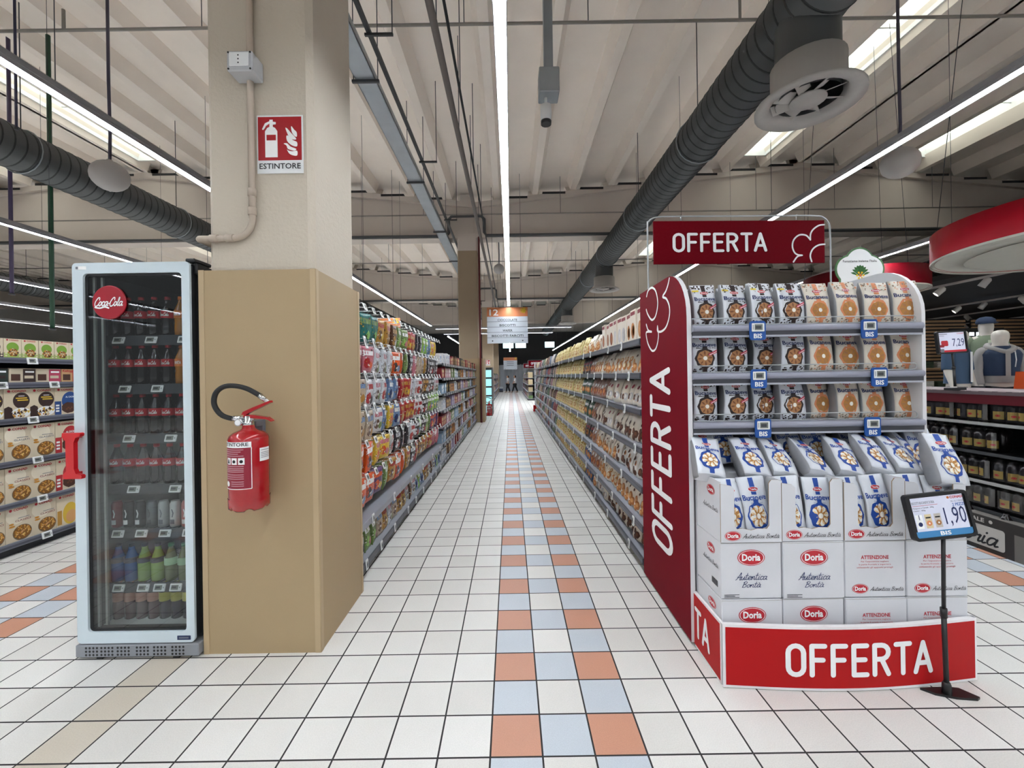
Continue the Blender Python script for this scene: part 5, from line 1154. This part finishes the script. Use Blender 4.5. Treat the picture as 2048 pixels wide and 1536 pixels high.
def flakes(cx, cz, rx, rz, n, mats, q):
    rn = random.Random(n); out = []
    for k in range(n):
        a = rn.uniform(0,6.283); t_ = rn.random()**.5; x, z = cx+rx*t_*math.cos(a), cz+rz*t_*math.sin(a); b = rn.uniform(0,3.1); l_, m_ = q*rn.uniform(.6,1.1), q*rn.uniform(.35,.6)
        out.append((([(x+l_*math.cos(b+o)*(1 if i % 2 else m_/l_), z+l_*math.sin(b+o)*(1 if i % 2 else m_/l_), .02*k) for i, o in enumerate((0,1.1,2.1,3.2,4.3,5.3))], [[0,1,2,3,4,5]]), mats[k % len(mats)]))
    return out
def cereal(kind, w, h, word):
    d = [(rect2(-w*.5,h*.0,w*.5,h*.999),BGE if kind != 'green' else BGL)]
    logo = [(fit(text2('CONAD',.03),-w*.22,h*.885,w*.34,h*.955),LOGO),(disc2(-w*.33,h*.92,w*.06,w*.06,10,.15,5),LOGO)]
    if kind in ('classic','glazed'):
        d += [(disc2(-w*.1,h*.74,w*.4,h*.24,24),M('cereal_pale_swirl','EADFC8',.5)),(disc2(w*.12,h*.225,w*.375,h*.222,28),BOWL),(disc2(w*.12,h*.235,w*.35,h*.2,26,.04,9),LEAFD)]+flakes(w*.12,h*.235,w*.33,h*.185,60,(LEAF,ALL_,LEAF,M('cereal_flake_pale','E6BE6C',.6)),w*.05)
        d += [(fit(text2(word,.01),-w*.16,h*.56,w*.44,h*.615),M('wine_print','8A2A36',.5) if kind == 'classic' else GREYTXT),(rect2(-w*.05,h*.65,w*.4,h*.665),GREYTXT),(disc2(-w*.3,h*.52,w*.1,h*.03,8),LEAF),(disc2(-w*.28,h*.45,w*.12,h*.03,8),LEAF)]
    elif kind == 'chocolate':
        d += [(disc2(w*.16,h*.6,w*.33,h*.27,28),DKBR),(poly2([(-w*.5,0),(-w*.12,0),(-w*.2,h*.36),(-w*.34,h*.42),(-w*.5,h*.36)]),DKBR),(rect2(-w*.06,h*.66,w*.38,h*.7),GYEL),(rect2(w*.0,h*.59,w*.42,h*.63),GYEL),(rect2(w*.04,h*.74,w*.28,h*.76),PAPER),(disc2(w*.14,h*.19,w*.37,h*.17,24),PAPER)]+flakes(w*.1,h*.2,w*.34,h*.15,26,(GYEL,DKBR,LEAF,CREAMP,DKC),w*.08)
    elif kind in ('blue','red'):
        c = CBLU if kind == 'blue' else CRED; d += [(rect2(-w*.5,0,-w*.2,h*.5),c),(disc2(w*.22,h*.5,w*.4,h*.34,24),c),(fit(text2('AL CACAO',.03),w*.0,h*.62,w*.46,h*.68),PAPER),(disc2(w*.15,h*.25,w*.34,h*.2,18,.05,7),DKC)]+[(rect2(-w*.46,h*(.12+.1*k),-w*.3,h*(.18+.1*k)),PAPER) for k in range(3)]+[(disc2(w*(.05+.08*k),h*(.2+.05*(k % 2)),w*.06,h*.03,7),DKL) for k in range(4)]
    elif kind == 'yellow': d += [(disc2(w*.15,h*.35,w*.36,h*.35,20),GYEL),(rect2(-w*.46,h*.05,-w*.25,h*.5),M('cereal_tan','B98A3A',.5)),(disc2(w*.2,h*.25,w*.26,h*.2,16),ALL_)]
    elif kind in ('green','muesli brown','orange'):
        c = {'green':CGRN,'muesli brown':DKBR,'orange':M('cereal_orange','D5793A',.5)}[kind]
        d += [(rect2(-w*.5,0,w*.5,h*.28),c if kind != 'green' else M('cereal_pale_green','A9BF62',.5)),(disc2(0,h*.55,w*.36,h*.26,22),c),(disc2(w*.03,h*.29,w*.3,h*.2,18,.1,6),LEAFD)]+flakes(w*.03,h*.3,w*.28,h*.18,34,(DKC,LEAF,ALL_,CREAMP),w*.08)+[(disc2(w*(-.4+.8*(k % 2)),h*(.12+.12*(k//2)),w*.07,h*.04,8),BGL) for k in range(4)]
    mb = MB(); mb.box(-w/2,-.035,0,w/2,.035,h,BGE,.002); f = front(0,0,-.0352)
    for q, (s, c) in enumerate(d+logo): mb.decal(s, f, c, 1+min(q,9)*.35)
    return mb.mesh('cereal_box')
def bars(c, c2, word=''):
    mb = MB(); w, h = .2,.125; mb.box(-w/2,-.03,0,w/2,.03,h,c,.002); f = front(0,0,-.0302)
    mb.decal(rect2(w*.0,h*.05,w*.48,h*.95), f, c2, 1); mb.decal(rect2(w*.08,h*.7,w*.42,h*.82), f, PAPER, 2); mb.decal(rect2(-w*.44,h*.15,-w*.1,h*.6), f, DKC, 1); mb.decal(rect2(w*.05,h*.3,w*.4,h*.5), f, c, 2)
    if word: mb.decal(fit(text2(word,.02),-w*.46,h*.72,w*.1,h*.95,.15), f, LOGO, 3)
    return mb.mesh('snack_bar_box')
CKS = {'classic':cereal('classic',.19,.292,'CLASSICI'),'glazed':cereal('glazed',.19,.292,'GLASSATI'),'chocolate':cereal('chocolate',.19,.255,''),'blue':cereal('blue',.19,.255,''),'red':cereal('red',.19,.292,''),'yellow':cereal('yellow',.19,.292,''),'green':cereal('green',.125,.165,''),'muesli brown':cereal('muesli brown',.125,.165,''),'orange':cereal('orange',.125,.165,'')}
BRS = {'dark':bars(DKBR,M('bar_dark_green','23322A',.5)),'cream':bars(M('bar_cream','CDBFA6',.5),DKBR),'cream and pink':bars(M('bar_cream','CDBFA6',.5),M('bar_pink','B5405A',.5)),'orange':bars(M('bar_orange','C9A070',.5),M('bar_red','B4462E',.5),"Kellogg's")}
def cereal_row(z, seq, w, name, cat, kits, lev_, y0=2.72):
    for k, nm in enumerate(seq):
        what = {'classic':'cream cereal box with flakes in a bowl','glazed':'cream cereal box with pale lettering and flakes','chocolate':'cream cereal box with dark chocolate circle','blue':'cream and blue cocoa cereal box','red':'cream and red cocoa cereal box','yellow':'cream and yellow cereal box','green':'small green muesli box','muesli brown':'small dark brown muesli box'}.get(nm, '%s %s box' % (nm, 'snack bar' if name == 'snack_bar_box' else 'muesli'))
        put(kits[nm], XC-.05, y0+w*k+w/2, z+.001, R(90+((k*53) % 5)-2), name, '%s, %s from the viewer, %s cereal shelf' % (what, nth(k+1), lev_), 'box', 'boxes on the cereal shelves')
cereal_row(GZ[0], ['classic']*6+['yellow']*9, .194, 'cereal_box', 'box', CKS, 'lowest')
cereal_row(GZ[1], ['classic']*6+['red']*9, .194, 'cereal_box', 'box', CKS, 'second lowest')
cereal_row(GZ[2], ['glazed']*6+['red']*9, .194, 'cereal_box', 'box', CKS, 'third lowest')
cereal_row(GZ[3], ['chocolate']*6+['blue']*9, .194, 'cereal_box', 'box', CKS, 'fourth lowest')
cereal_row(GZ[4], ['dark']*4+['cream']+['cream and pink']+['orange']*8, .205, 'snack_bar_box', 'box', BRS, 'second highest')
cereal_row(GZ[5], ['muesli brown']*6+['green']*5+['orange']*11, .13, 'cereal_box', 'box', CKS, 'top')

# ================================================================ BOTTLE SHELVES TO THE RIGHT
BX = 3.82
t = thing('bottle_shelving', 'dark shelving stacked with film-wrapped bottle packs beyond the price sign', 'shelving', (BX+.35, 3.4, 0))
DSH = M('dark_shelf_black','1B1A1D',.5)
mb = MB(); mb.box(.25,-1.1,.0,.28,1.2,1.2,DSH); mb.build('back_panel', t)
for i, z in enumerate((.30,.53,.765,1.005)):
    mb = MB(); mb.box(-.33,-1.1,z-.02,.25,1.2,z,DSH); mb.box(-.34,-1.1,z-.018,-.33,1.2,z+.006,M('shelf_edge_pale','A5A6A4',.4) if i % 2 else DKGREY); mb.build('shelf', t)
MARO = M('maroon_band','5C0D1A',.4); mb = MB(); mb.box(-.34,-1.1,1.235,.28,1.2,1.265,M('top_crate_grey','6B5F62',.4)); mb.box(-.335,-1.1,1.16,-.32,1.2,1.235,MARO)
for k in range(24): mb.box(-.345,-1.09+k*.095,1.262,.2,-1.04+k*.095,1.268,M('top_slot_pale','B5A8A8',.4))
mb.build('red_top_band', t)
for yy in (-1.1,1.17):
    mb = MB(); mb.box(-.33,yy,0,-.30,yy+.03,1.24,MARO); mb.build('upright', t)
JUG = M('jug_dark_liquid','1D1718',.12,coat=.5,var=.2); JLAB = M('jug_label_yellow','B59A4E',.5,var=.08)
mb = MB(); mb.lathe([(.03,0),(.04,.006),(.0405,.1),(.038,.125),(.022,.15),(.016,.16),(.016,.17)], JUG, 14); JB = mb.mesh('bottle')
mb = MB(); rr = .0412; f = lambda x, y, l: Vector((rr*math.sin(x/rr), -rr*math.cos(x/rr), y)); mb.decal(rect2(-.036,.03,.036,.085,8,1), f, JLAB, 1); rr = .0417; mb.decal(disc2(0,.055,.016,.008,10), f, LOGO, 1); rr = .0412; JL = mb.mesh('yellow_label')
mb = MB(); mb.box(-.132,-.09,.0,.132,.09,.165,FILM,.02); mb.box(-.12,-.08,.163,.12,.08,.17,FILM,.003); FL = mb.mesh('shrink_film')
LVB = ['lowest','second lowest','second highest','highest']
for i, z in enumerate((.31,.53,.765,1.005)):
    for k in range(8):
        if (i, k) in ((2,3),(0,5)): continue
        yy = 2.42+.272*k+(.04 if i % 2 else 0); rn = random.Random(i*8+k)
        o = tag(link('bottle_pack', None, None, (BX+.125, yy, z+.002)), 'film-wrapped pack of dark bottles, %s from the viewer on the %s bottle shelf' % (nth(k+1), LVB[i]), 'bottle pack', 'bottle packs on the dark shelving'); o.rotation_euler = (0,0,R(-90+rn.uniform(-4,4))); o.scale = (1,1,1.13)
        for a in range(3):
            for b in range(2):
                q = link('bottle', JB, o, (-.085+.085*a, -.043+.086*b, .002)); 
                if b == 0: q.rotation_euler = (0,0,R(rn.uniform(-50,50))); link('yellow_label', JL, q)
        link('shrink_film', FL, o)
t = thing('floor_carton_display', 'grey cardboard floor carton with white script label under the bottle shelves', 'display', (BX+.05, 3.35, 0)); GC = M('grey_carton','6E6A64',.7)
mb = MB(); mb.box(-.12,-1.05,0,.5,.9,.278,GC); T = Matrix.Rotation(R(-90),4,'Z'); f0 = front(0,0,-.1205); f = lambda x, y, l: T @ f0(x, y, l)
mb.decal(rect2(-.9,.2,.35,.275), f, M('carton_dark_band','2C2826',.6), 1); mb.decal(rect2(-.9,.0,.2,.2), f, M('carton_dark_band','2C2826',.6), 1)
mb.decal(poly2(rrect(-.75,.035,.14,.2,.02)), f, M('carton_pale_label','BFBBB4',.6), 2); mb.decal(fit(script2('bria',.1),-.15,.05,.10,.185), f, INK, 3); mb.decal(fit(text2('ALE',.03),-.09,.222,.0,.256), f, M('carton_pale_label','BFBBB4',.6), 2); mb.decal(disc2(.045,.24,.014,n=10), f, M('carton_pale_label','BFBBB4',.6), 2)
mb.build('carton', t)
for k in range(7):
    q = link('bottle', JB, t, (-.05, -.9+.27*k, .15)); 
# ================================================================ CLOTHES SHOP TO THE RIGHT
MANN = M('mannequin_white','DAD3C8',.35); DEN = M('denim_navy','2A3A55',.8,bump=.2,bscale=200); GREYC = M('grey_sweat','A8A5A2',.9,bump=.2,bscale=150); OLV = M('olive_jacket','7C8A72',.85,bump=.1,bscale=100); TROU = M('dark_trousers','2A2B30',.9)
def skin(name, mat, pts, edges, rad, parent=None, levels=2, root=0):
    me = bpy.data.meshes.new(name); me.from_pydata(pts, edges, []); me.materials.append(mat)
    o = link(name, me, parent)
    md = o.modifiers.new('Skin', 'SKIN'); md.use_smooth_shade = True
    for i, r_ in enumerate(rad):
        v = me.skin_vertices[0].data[i]; v.radius = r_ if isinstance(r_, tuple) else (r_, r_); v.use_root = (i == root)
    s = o.modifiers.new('Subdivision', 'SUBSURF'); s.levels = levels; s.render_levels = levels
    return o
def body_pts(stride=0.0, arm=0.0):
    """Pelvis first; a standing figure 1.75 m tall facing -Y."""
    P = [(0,0,.95),(0,0,1.12),(0,.01,1.30),(0,.01,1.43),(0,0,1.51),(0,-.008,1.575),(0,-.02,1.655),(0,-.012,1.735)]; E = [(0,1),(1,2),(2,3),(3,4),(4,5),(5,6),(6,7)]; Rr = [(.17,.125),(.15,.11),(.185,.125),(.13,.09),(.062,.065),(.085,.1),(.098,.12),(.07,.08)]
    for s in (-1, 1):
        k = len(P); a = arm*s
        P += [(.19*s,.01,1.42),(.25*s,.0+a*.3,1.17),(.255*s,-.06+a,.95),(.26*s,-.09+a*1.2,.86)]; E += [(3,k),(k,k+1),(k+1,k+2),(k+2,k+3)]; Rr += [.065,.05,.036,(.026,.042)]
        k = len(P); st = stride*s
        P += [(.095*s,0,.86),(.105*s,-.01-st*.5,.5),(.105*s,.02-st,.1),(.105*s,-.1-st,.04)]; E += [(0,k),(k,k+1),(k+1,k+2),(k+2,k+3)]; Rr += [.115,.072,.05,(.046,.036)]
    return P, E, Rr
def torso(name, mat, t, grow, z0=.98, open_front=None):
    """An elliptical garment body from hem to collar."""
    L = [(.98,.175,.122),(1.08,.168,.116),(1.18,.176,.122),(1.30,.2,.13),(1.38,.212,.125),(1.435,.185,.105),(1.47,.115,.085),(1.50,.08,.075)]; L = [q for q in L if q[0] >= z0]
    mb = MB(); n = 28; V = [((rx+grow)*math.cos(2*math.pi*i/n), .006+(ry+grow)*math.sin(2*math.pi*i/n), z) for z, rx, ry in L for i in range(n)]
    mb.add(V, [(j*n+i, j*n+(i+1) % n, (j+1)*n+(i+1) % n, (j+1)*n+i) for j in range(len(L)-1) for i in range(n)], mat, True)
    if open_front:
        f = lambda x, z, l: Vector((x, .006-(.128+grow)*math.sqrt(max(.05,1-(x/.2)**2))-.002*l-.012, z)); mb.decal(rect2(-.035,1.0,.02,1.42,3,6), f, open_front, 1)
    return mb.build(name, t)
def sleeves(mat, t, P, grow, full=True):
    for k in (8, 16):
        p = [Vector(P[k+i]) for i in range(3)]; sx = 1 if p[0].x > 0 else -1
        pts = catmull([p[0]-Vector((.03*sx,0,-.005)), p[0]+Vector((.012*sx,0,-.03)), p[1]] + ([p[2]] if full else []), 5); n = len(pts)
        mb = MB(); mb.tube(pts, [.07+grow-(.024 if full else .008)*i/(n-1) for i in range(n)], mat, 14); mb.build('sleeve', t)
def sub(P, E, Rr, keep, grow):
    idx = {a: i for i, a in enumerate(keep)}
    return [P[a] for a in keep], [(idx[a], idx[b]) for a, b in E if a in idx and b in idx], [tuple(q+grow for q in (Rr[a] if isinstance(Rr[a], tuple) else (Rr[a],)*2)) for a in keep]
def mannequin(loc, rz, label, cap, top, long_sleeves, vest, shirt=None):
    t = thing('mannequin', label, 'mannequin', loc, rz); P, E, Rr = body_pts(0, 0); skin('body', MANN, P, E, Rr, t)
    torso('top', top, t, .012, open_front=shirt); sleeves(top, t, P, .004, long_sleeves)
    if vest: torso('vest', vest, t, .028, 1.0, GREYC)
    skin('trousers', TROU, *sub(P, E, Rr, [0,12,13,14,20,21,22], .02), t)
    if vest:
        mb = MB(); mb.tube([(.05,-.19,1.42),(.055,-.2,1.3),(.05,-.19,1.2)], .006, PAPER, 5); mb.build('drawstring', t)
        mb = MB(); mb.tube(catmull([(-.12,.02,1.49),(-.11,-.06,1.46),(0,-.12,1.41),(.11,-.06,1.46),(.12,.02,1.49),(.06,.1,1.52),(-.06,.1,1.52)],4,True), .04, GREYC, 8, True); mb.build('hood', t)
    if cap:
        mb = MB(); mb.lathe([(.112,0),(.115,.03),(.104,.075),(.066,.105),(.001,.118)], DEN, 18, (0,-.01,1.685)); mb.extrude([(-.09,-.06),(-.07,-.19),(0,-.22),(.07,-.19),(.09,-.06)], 1.683, 1.697, None, DEN); mb.build('cap', t)
    return t
mb = MB(); mb.box(-1.6,-.75,0,1.6,1.3,.24,M('plinth_white','8F8D8C',.6),.01); mb.box(-1.62,-.77,.24,1.62,1.32,.26,M('plinth_blue_edge','2C5B86',.5)); tag(mb.build('mannequin_plinth', None, (7.0,6.2,0)), 'low plinth with blue edge under the mannequins of the clothes shop', 'plinth')
mannequin((6.97,6.0,.262), R(-18), 'mannequin in denim vest over grey hooded sweatshirt, hands down', False, GREYC, True, DEN)
mannequin((7.62,6.75,.475), R(-25), 'mannequin in olive jacket and blue cap behind the vest mannequin', True, OLV, True, None, M('mann_shirt','C9D2B8',.8))
mb = MB(); mb.box(-.3,-.3,0,.3,.3,.186,M('plinth_white','8F8D8C',.6),.01); tag(mb.build('display_block', None, (7.62,6.75,.262)), 'grey block under the capped mannequin', 'block')
mannequin((6.32,5.95,.262), R(20), 'mannequin in blue short-sleeved jacket beside the red price sign pole', False, M('blue_jacket','3D5570',.8), False, None, PAPER)
mb = MB(); OR = M('orange_fabric','E0531C',.8,bump=.3,bscale=40); V = [(x*k_,y*k_,z) for z, k_ in ((0,1),(.2,1.06),(.42,.93)) for x, y in ((-.16,-.06),(.0,-.075),(.16,-.06),(.16,.06),(0,.07),(-.16,.06))]
mb.add(V, [(j*6+i,j*6+(i+1) % 6,(j+1)*6+(i+1) % 6,(j+1)*6+i) for j in range(2) for i in range(6)]+[(5,4,3,2,1,0),(12,13,14,15,16,17)], OR)
mb.tube(catmull([(-.07,-.06,.41),(-.06,-.06,.5),(.06,-.06,.5),(.07,-.06,.41)],4), .009, OR, 6); b = mb.build('shopping_bag', None, (6.87,5.55,.98)); tag(b, 'bright orange fabric bag at the edge beside the vest mannequin', 'bag')
mb = MB(); mb.box(-.15,-.07,0,.15,.07,.717,M('plinth_white','8F8D8C',.6),.01); tag(mb.build('display_block', None, (6.87,5.55,.262)), 'tall grey block carrying the orange bag', 'block')
WOOD = M('slat_wood','B38F6A',.6,var=.2,scale=4)
for j, (x0, x1) in enumerate(((9.0,11.0),(11.2,13.2),(13.4,15.4))):
    t = thing('slat_wall_unit', 'wooden slat wall unit of the clothes shop, %s along' % nth(j+1), 'wall unit', ((x0+x1)/2, 12.2, 0)); h = (x1-x0)/2
    mb = MB(); mb.box(-h,.04,0,h,.08,2.9,BLK); mb.build('backing', t)
    mb = MB()
    for k in range(26): mb.box(-h,0,.3+.1*k,h,.04,.36+.1*k,WOOD)
    mb.build('slats', t)
    for z in (.9,1.45):
        mb = MB(); mb.box(-h,-.35,z,h,0,z+.03,WOOD); mb.build('shelf', t)
    for q in range(5):
        for zz in (.93,1.48):
            c = ('B8B2AC','2F3E66','8C3A36','D8D3CC','3C4A3A')[(q+j+int(zz*2)) % 5]; m2 = MB(); w_ = .15
            for s in range(4): m2.box(-w_,-.14,.045*s,w_,.14,.045*s+.042,M('folded_'+c,c,.9),.015)
            tag(m2.build('folded_clothes', None, ((x0+x1)/2-h+.22+.39*q, 12.02, zz+.001)), 'folded garments, %s stack on the %s board of the %s slat wall unit' % (nth(q+1), 'lower' if zz < 1 else 'upper', nth(j+1)), 'clothes', 'folded clothes on the slat wall')
mb = MB(); mb.box(-.75,-.02,0,.75,.02,.32,BLACK); f = front(0,0,-.0205); LIT = M('lit_letters','CFE6FF',.4,emit=4)
mb.decal(poly2([(-.62,.12),(-.5,.12),(-.56,.2)]), f, LIT, 1); mb.decal(merge2(*[rect2(-.4+.19*q,.11,-.27+.19*q,.2) for q in range(4)], disc2(.5,.155,.06)), f, LIT, 1); tag(mb.build('shop_sign', None, (12.95,11.7,2.25)), 'small dark sign with glowing white lettering on the slat wall', 'sign')
for x, z in ((12.5,2.9),(13.4,2.9)):
    pass
RAILM = M('track_rail_pale','A8A29E',.5); SPOT = M('spot_body_white','B9B5B1',.4); SPOTL = M('spot_light_face','FFF6E8',.4,emit=40)
for j, (x, z, y0, y1, ys_) in enumerate(((8.6,3.1,5.6,12,(6.0,6.7,7.6,8.4)),(11.7,3.1,6.5,16,(9.0,9.6,10.4,11.0,12.6,13.2)),(13.9,3.1,7,18,(11.2,12.8,14.2,15.0)),(16.2,3.05,9,20,(13.4,15,17,18.2,19.2)))):
    t = thing('lighting_track', 'pale ceiling track with spotlights in the dark shop, %s from the aisle' % nth(j+1), 'track light', (x, y0, z))
    mb = MB(); mb.box(-.02,0,-.02,.02,y1-y0,.02,RAILM); mb.build('track', t)
    for yy in (y0+.4, y1-.4):
        mb = MB(); mb.tube([(0,yy-y0,.0),(0,yy-y0,3.21-z)], .006, RAILM, 4); mb.build('hanger', t)
    for k, yy in enumerate(ys_):
        T = Matrix.Translation((0,yy-y0,-.09)) @ Matrix.Rotation(R((35,-30,20,40,-25,30)[k]),4,'Y') @ Matrix.Rotation(R((25,-20,30)[k % 3]),4,'X')
        mb = MB(); mb.lathe([(.03,.08),(.055,.05),(.06,-.1),(.052,-.1),(.048,-.08)], SPOT, 14, T=T, caps=False); mb.lathe([(.0,.081),(.03,.08)], SPOT, 14, T=T, caps=False); mb.tube([(0,yy-y0,0),(0,yy-y0,-.05)], .012, SPOT, 6); s = mb.build('spotlight', t)
        if k != 1:
            m2 = MB(); m2.lathe([(.001,-.085),(.048,-.085)], SPOTL, 14, T=T, caps=False); m2.build('lit_lens', s)
# round red hanging signs
CANR = M('canopy_red','A80A20',.5,var=.03,spec=.2); CANW = M('canopy_white','C6C4B8',.5); CAND = M('canopy_dark_red','6A0614',.5,spec=.15)
def canopy(c, r, h, mat, label):
    t = thing('round_hanging_sign', label, 'hanging sign', c); mb = MB(); n = 64
    mb.lathe([(r,0),(r,h),(r-.04,h),(r-.04,0)], mat, n, caps=False); mb.build('red_band', t)
    mb = MB(); mb.lathe([(r+.003,-.02),(r+.003,.004),(r-.12,.004),(r-.32,-.02),(r-.3,-.03)], CANW, n, caps=False); mb.lathe([(r-.31,-.026),(.01,-.02)], CANW, n, caps=False); mb.build('underside', t)
    for k in range(3):
        a = R(150+120*k); x, y = (r-.02)*math.cos(a), (r-.02)*math.sin(a); m2 = MB(); m2.tube([(x,y,h),(x*.7,y*.7,hang_z(c[0]+x*.7,c[1]+y*.7)-c[2])], .005, DKGREY, 4); m2.build('suspension_wire', t)
canopy((6.45,4.45,2.78), 1.42, .34, CANR, 'bright red round hanging sign with pale underside at the edge of view')
canopy((7.05,8.4,2.98), .98, .36, CAND, 'dark red round hanging sign beyond the flower-shaped sign')

# ================================================================ AISLE SIGNS, FAR END
SGO = M('aisle_sign_orange','C9794A',.5,var=.04); SGW = M('aisle_sign_white','BFC5CC',.5,var=.02)
def aisle_sign(loc, label, num, lines, k=1.0):
    t = thing('aisle_sign', label, 'sign', loc); W_, H_ = 1.2*k, 1.06*k; mb = MB(); mb.box(-W_/2,-.01,0,W_/2,.01,H_,SGW,.003); f = front(0,0,-.0102)
    mb.decal(rect2(-W_/2,H_*.745,W_/2,H_), f, SGO, 1)
    if num: mb.decal(fit(text2(num,.02),-W_*.44,H_*.775,-W_*.22,H_*.95), f, PAPER, 2)
    mb.decal(disc2(W_*.4,H_*.9,W_*.06,W_*.06,24,.18,5), f, M('bloom_sign_yellow','D9B52E',.5), 2)
    mb.decal(stroke2(catmull([(W_*.32,H_*.86),(W_*.33,H_*.95),(W_*.4,H_*.99),(W_*.47,H_*.95)],4),.012), f, M('bloom_sign_yellow','D9B52E',.5), 3)
    for q, s in enumerate(lines):
        z = H_*(.63-.147*q); ln = len(s)*.029*k
        mb.decal(rect2(-W_/2,H_*(.743-.147*(q+1)),W_/2,H_*(.743-.147*(q+1))+.012*k), f, GREYTXT, 2); mb.decal(fit(text2(s,.015),-ln,z-.012*k,ln,z+.055*k) if len(s) > 1 else rect2(-.3,z,.3,z+.04), f, INK if len(s) > 1 else GREYTXT, 2)
    for x in (-W_*.37,W_*.37): mb.decal(disc2(x,H_*.07,.02*k,n=10), f, INK, 2)
    mb.build('board', t)
    for x in (-W_*.35,W_*.35):
        m2 = MB(); m2.tube([(x,0,H_-.01),(x,0,hang_z(loc[0]+x,loc[1])-loc[2])], .005, DKGREY, 4); m2.build('suspension_wire', t)
aisle_sign((-.075,12.42,2.40), 'hanging aisle sign numbered 12 listing CIOCCOLATE and BISCOTTI', '12', ('CIOCCOLATE','BISCOTTI','WAFER','BISCOTTI FARCITI'))
aisle_sign((-.02,37.0,1.98), 'small far aisle sign with orange head under the last central lamp', '', ('-','-','-'), 1.0)
aisle_sign((-3.62,11.6,2.02), 'orange-headed aisle sign half hidden behind the sweets pegs', '', ())
offer_sign((1.05,24.45,1.985), 0, 'small far dark red offer board over the far aisle shelving')
offer_sign((.95,30.5,1.98), 0, 'smallest far offer board at the end of the biscuit aisle')
# far shelving with boxes
def far_run(xf, fc, y0, y1, n, label, seed):
    rn = random.Random(seed); ln = (y1-y0)/n
    for i in range(n): bay('far_shelving', label % nth(i+1), xf, fc, y0+ln*i, y0+ln*(i+1)-.02, [.105,.5,.9,1.3], .5, 1.75, [()])
    mb = MB()
    for z in (.106,.501,.901,1.301):
        y = y0+.06
        while y < y1-.2:
            w_ = rn.uniform(.12,.3); h = rn.uniform(.16,.34); c = STU[rn.randrange(8)]; x = xf-fc*.08
            mb.box(min(x,x-fc*.25),y,z,max(x,x-fc*.25),y+w_,z+h,c); y += w_+.01
    tag(mb.build('far_packages', None), 'mixed far-off packages filling the shelving ' + {3: 'past the second column', 5: 'past the third column', 4: 'past the biscuit aisle'}[seed], 'packages', None, 'stuff')
far_run(-.95, 1, 16.6, 24.0, 3, 'distant shelving bay past the second column, %s along', 3)
far_run(-.96, 1, 25.0, 34.6, 4, 'distant shelving bay past the third column, %s along', 5)
far_run(.93, -1, 24.2, 34.8, 4, 'distant shelving bay past the biscuit aisle, %s along', 4)
t = thing('end_shelving', 'pale end shelf with red foot closing the far biscuit shelving', 'shelving', (.95,16.9,0)); mb = MB(); mb.box(0,-.02,.0,.05,.02,1.95,WHITE); mb.build('post', t)
mb = MB(); mb.box(-.06,-.06,0,.6,.1,.24,BRIGHT); mb.build('foot', t)
for k in range(7):
    mb = MB(); mb.box(.05,-.03,.35+.2*k,.9,.3,.38+.2*k,WHITE); mb.build('shelf', t)
t = thing('glass_door_cooler', 'narrow pale blue lit cooler far beyond the second column', 'cooler', (-.68,15.2,0)); mb = MB(); mb.box(-.6,0,0,0,1.2,1.75,FB); mb.build('cabinet', t)
for k in range(5):
    mb = MB(); mb.box(-.58,-.012,.12+.32*k,-.02,0,.38+.32*k,M('lit_cooler_blue','8FCBD2',.4,emit=.5)); mb.build('lit_shelf', t)
SHEET = M('pale_sheet','A9AEB8',.6,var=.12,scale=1.5,bump=.3,bscale=2)
t = thing('hanging_sheet', 'pale grey plastic sheet closing the far end of the aisle behind the walkers', 'sheet', (.2,40.0,0)); mb = MB(); n = 24
V = []
for j in range(2):
    for i in range(n+1): V.append((-1.2+2.6*i/n, .06*math.sin(i*1.3)+.03*math.sin(i*3.1), 2.5*j))
mb.add(V, [(i,i+1,n+2+i,n+1+i) for i in range(n)], SHEET, True); mb.build('sheet', t); mb = MB(); mb.box(-1.3,-.04,2.45,1.5,.04,2.52,DKGREY); mb.build('rail', t)
for k, (x, c) in enumerate(((-1.3,'7A2A3A'),(-.95,'3A4A6E'))):
    mb = MB(); mb.box(-.25,-.3,0,.25,.3,.16,DKGREY); mb.box(-.24,-.28,.17,.24,.28,.3,M('crate_'+c,c,.5)); mb.box(-.24,-.28,.31,.24,.28,.45,SGW,.02); tag(mb.build('goods_crate', None, (x,36.4+k*.7,0)), ('wine-red' if k == 0 else 'blue') + ' crate of goods at the far aisle end by the walkers', 'crate')
SKINM = M('skin_tone','B98A6E',.6); HAIR = M('black_hair','15110F',.6); SHIRT = M('white_shirt','CFD0D4',.8); PANT = M('black_trousers_cloth','16161A',.8); SHOE = M('pale_shoe','B9B5B0',.7)
def person(loc, rz, label, stride, arm, k):
    t = thing('person', label, 'person', loc, rz); t.scale = (k,k,k); P, E, Rr = body_pts(stride, arm)
    skin('body', SKINM, P, E, Rr, t); torso('shirt', SHIRT, t, .014); sleeves(SHIRT, t, P, .004, False); skin('trousers', PANT, *sub(P, E, Rr, [0,12,13,14,20,21,22], .022), t)
    skin('hair', HAIR, [(0,.01,1.74),(0,.06,1.66),(0,.1,1.5)], [(0,1),(1,2)], [(.09,.1),(.105,.09),(.06,.05)], t)
    for i in (14, 22):
        x, y, z = P[i]; mb = MB(); mb.box(x-.045,y-.17,0,x+.045,y+.06,.07,SHOE,.02); mb.build('shoe', t)
person((-.26,35.6,0), R(-90), 'person in white shirt and black trousers walking at the aisle end, nearer the second column', .18, .12, .83)
person((.33,35.6,0), R(-90), 'person in white shirt walking at the aisle end, nearer the biscuit shelves', .26, -.14, .83)
